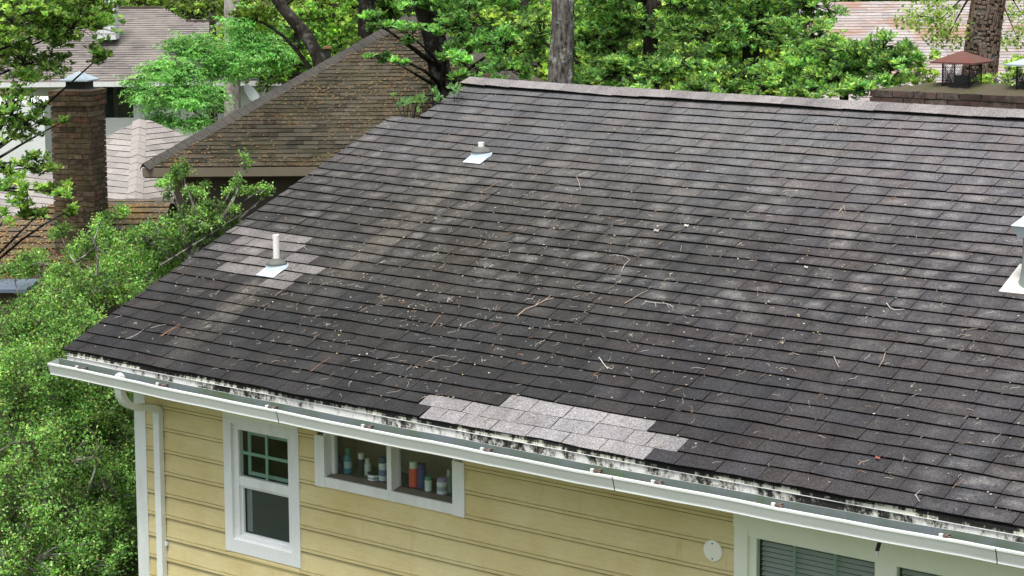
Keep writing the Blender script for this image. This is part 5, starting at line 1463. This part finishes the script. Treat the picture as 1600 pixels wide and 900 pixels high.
twig('fallen_twig', [(237, 515), (250, 511), (261, 509)], .0026, TP, 'faint thin twig just above the orange needle bundle')
twig('pine_needles', [(487, 580), (500, 569), (517, 558)], .0026, TO, 'thin orange needles near the eave left of the pale new shingles', cat='pine needles')
twig('fallen_twig', [(674, 510), (680, 501), (688, 491)], .0026, TO, 'short reddish twig in the lower middle of the roof')
twig('fallen_twig', [(1386, 467), (1391, 474), (1399, 478), (1414, 477)], .0032, (.55, .5, .47), 'pale curved twig on the right half of the roof')
twig('fallen_twig', [(1304, 552), (1308, 561), (1312, 569)], .003, TP, 'short straight twig lower right, the left of two')
twig('fallen_twig', [(1384, 546), (1381, 557), (1374, 568)], .003, TW, 'bent twig lower right, the right of two')
twig('fallen_twig', [(937, 555), (945, 566), (951, 573)], .0032, (.6, .57, .52), 'white forked twig above the pale new shingles', [[(948, 570), (958, 573)]])
twig('fallen_twig', [(1431, 768), (1438, 779)], .004, TP, 'short grey stick near the eave at the right', [[(1431, 769), (1440, 760)]])
twig('fallen_twig', [(1312, 323), (1318, 318)], .003, TW, 'small cluster of tan twigs upper right of the roof', [[(1308, 329), (1321, 314)], [(1314, 318), (1320, 330)], [(1319, 314), (1322, 326)]])
twig('fallen_twig', [(671, 562), (680, 556), (693, 553), (702, 572 - 17)], .0024, TP, 'faint curved twig lower middle, left of the pale shingles')
for (u, v, s, col, lab) in ((1026, 356, .022, (.42, .40, .38), 'curled pale grey chip on the upper middle of the roof'), (1073, 348, .018, (.70, .66, .58), 'small cream chip right of the curled grey chip'), (1260, 412, .014, (.6, .5, .48), 'small pinkish seed pod on the right half of the roof'), (757, 218, .0, None, None), (1372, 711, .016, (.35, .12, .10), 'small reddish leaf near the eave at the right'), (912, 560, .0, None, None)):
    if not lab: continue
    X, t = rt(u, v); m = MB()
    q = [RP(X + s * a, t + s * b, .02 + c) for a, b, c in ((-1, -.4, 0), (0, -.7, .012), (1, -.3, .0), (1.1, .6, .012), (0, .8, .002), (-.9, .6, .014))]
    q2 = [p - RN * .003 for p in q]
    m.add(q + q2, [(0, 1, 4, 5), (1, 2, 3, 4), (11, 10, 7, 6), (10, 9, 8, 7), (0, 6, 7, 1), (1, 7, 8, 2), (2, 8, 9, 3), (3, 9, 10, 4), (4, 10, 11, 5), (5, 11, 6, 0)], col)
    o = m.build('bark_chip' if 'chip' in lab else ('seed_pod' if 'pod' in lab else 'fallen_leaf'), M_LITTER); tag(o, lab, 'chip' if 'chip' in lab else ('seed pod' if 'pod' in lab else 'leaf'))
# debris and seedlings in the gutter
m = MB()
for _ in range(420):
    u = rnd.choice([rnd.uniform(6.0, 7.3), rnd.uniform(.3, 9), rnd.uniform(5.2, 5.8), 1.15 + rnd.gauss(0, .08)])
    y = -rnd.uniform(.02, .09); z = gz(u) - rnd.uniform(.03, .075)
    a = rnd.uniform(0, 6.28); L = rnd.uniform(.02, .07)
    m.tube([(u, y, z), (u + L * math.cos(a), max(min(y + L * .5 * math.sin(a), -.01), -.10), z + rnd.uniform(0, .02))], .002, 3, rnd.choice([(.35, .20, .11), (.30, .24, .17), (.5, .42, .33), (.2, .12, .08)]), caps=False)
tag(m.build('gutter_litter', M_LITTER), 'brown needles and leaf bits lying in the gutter', 'litter', kind='stuff')
p = np.array([W(968, 744, -.06)[0], -.05, 0]); p[2] = gz(p[0]) - .06
bs = np.array([p + np.array([rnd.gauss(0, .02), rnd.gauss(0, .012), rnd.uniform(.02, .07)]) for _ in range(26)])
sp = leaves('seedling', bs, rng.normal(size=bs.shape) + np.array([0, 0, .6]), .022, .005, palette(26, [(.15, .28, .08), (.10, .2, .05)]), None); tag(sp, 'tiny green seedling growing in the gutter', 'plant')
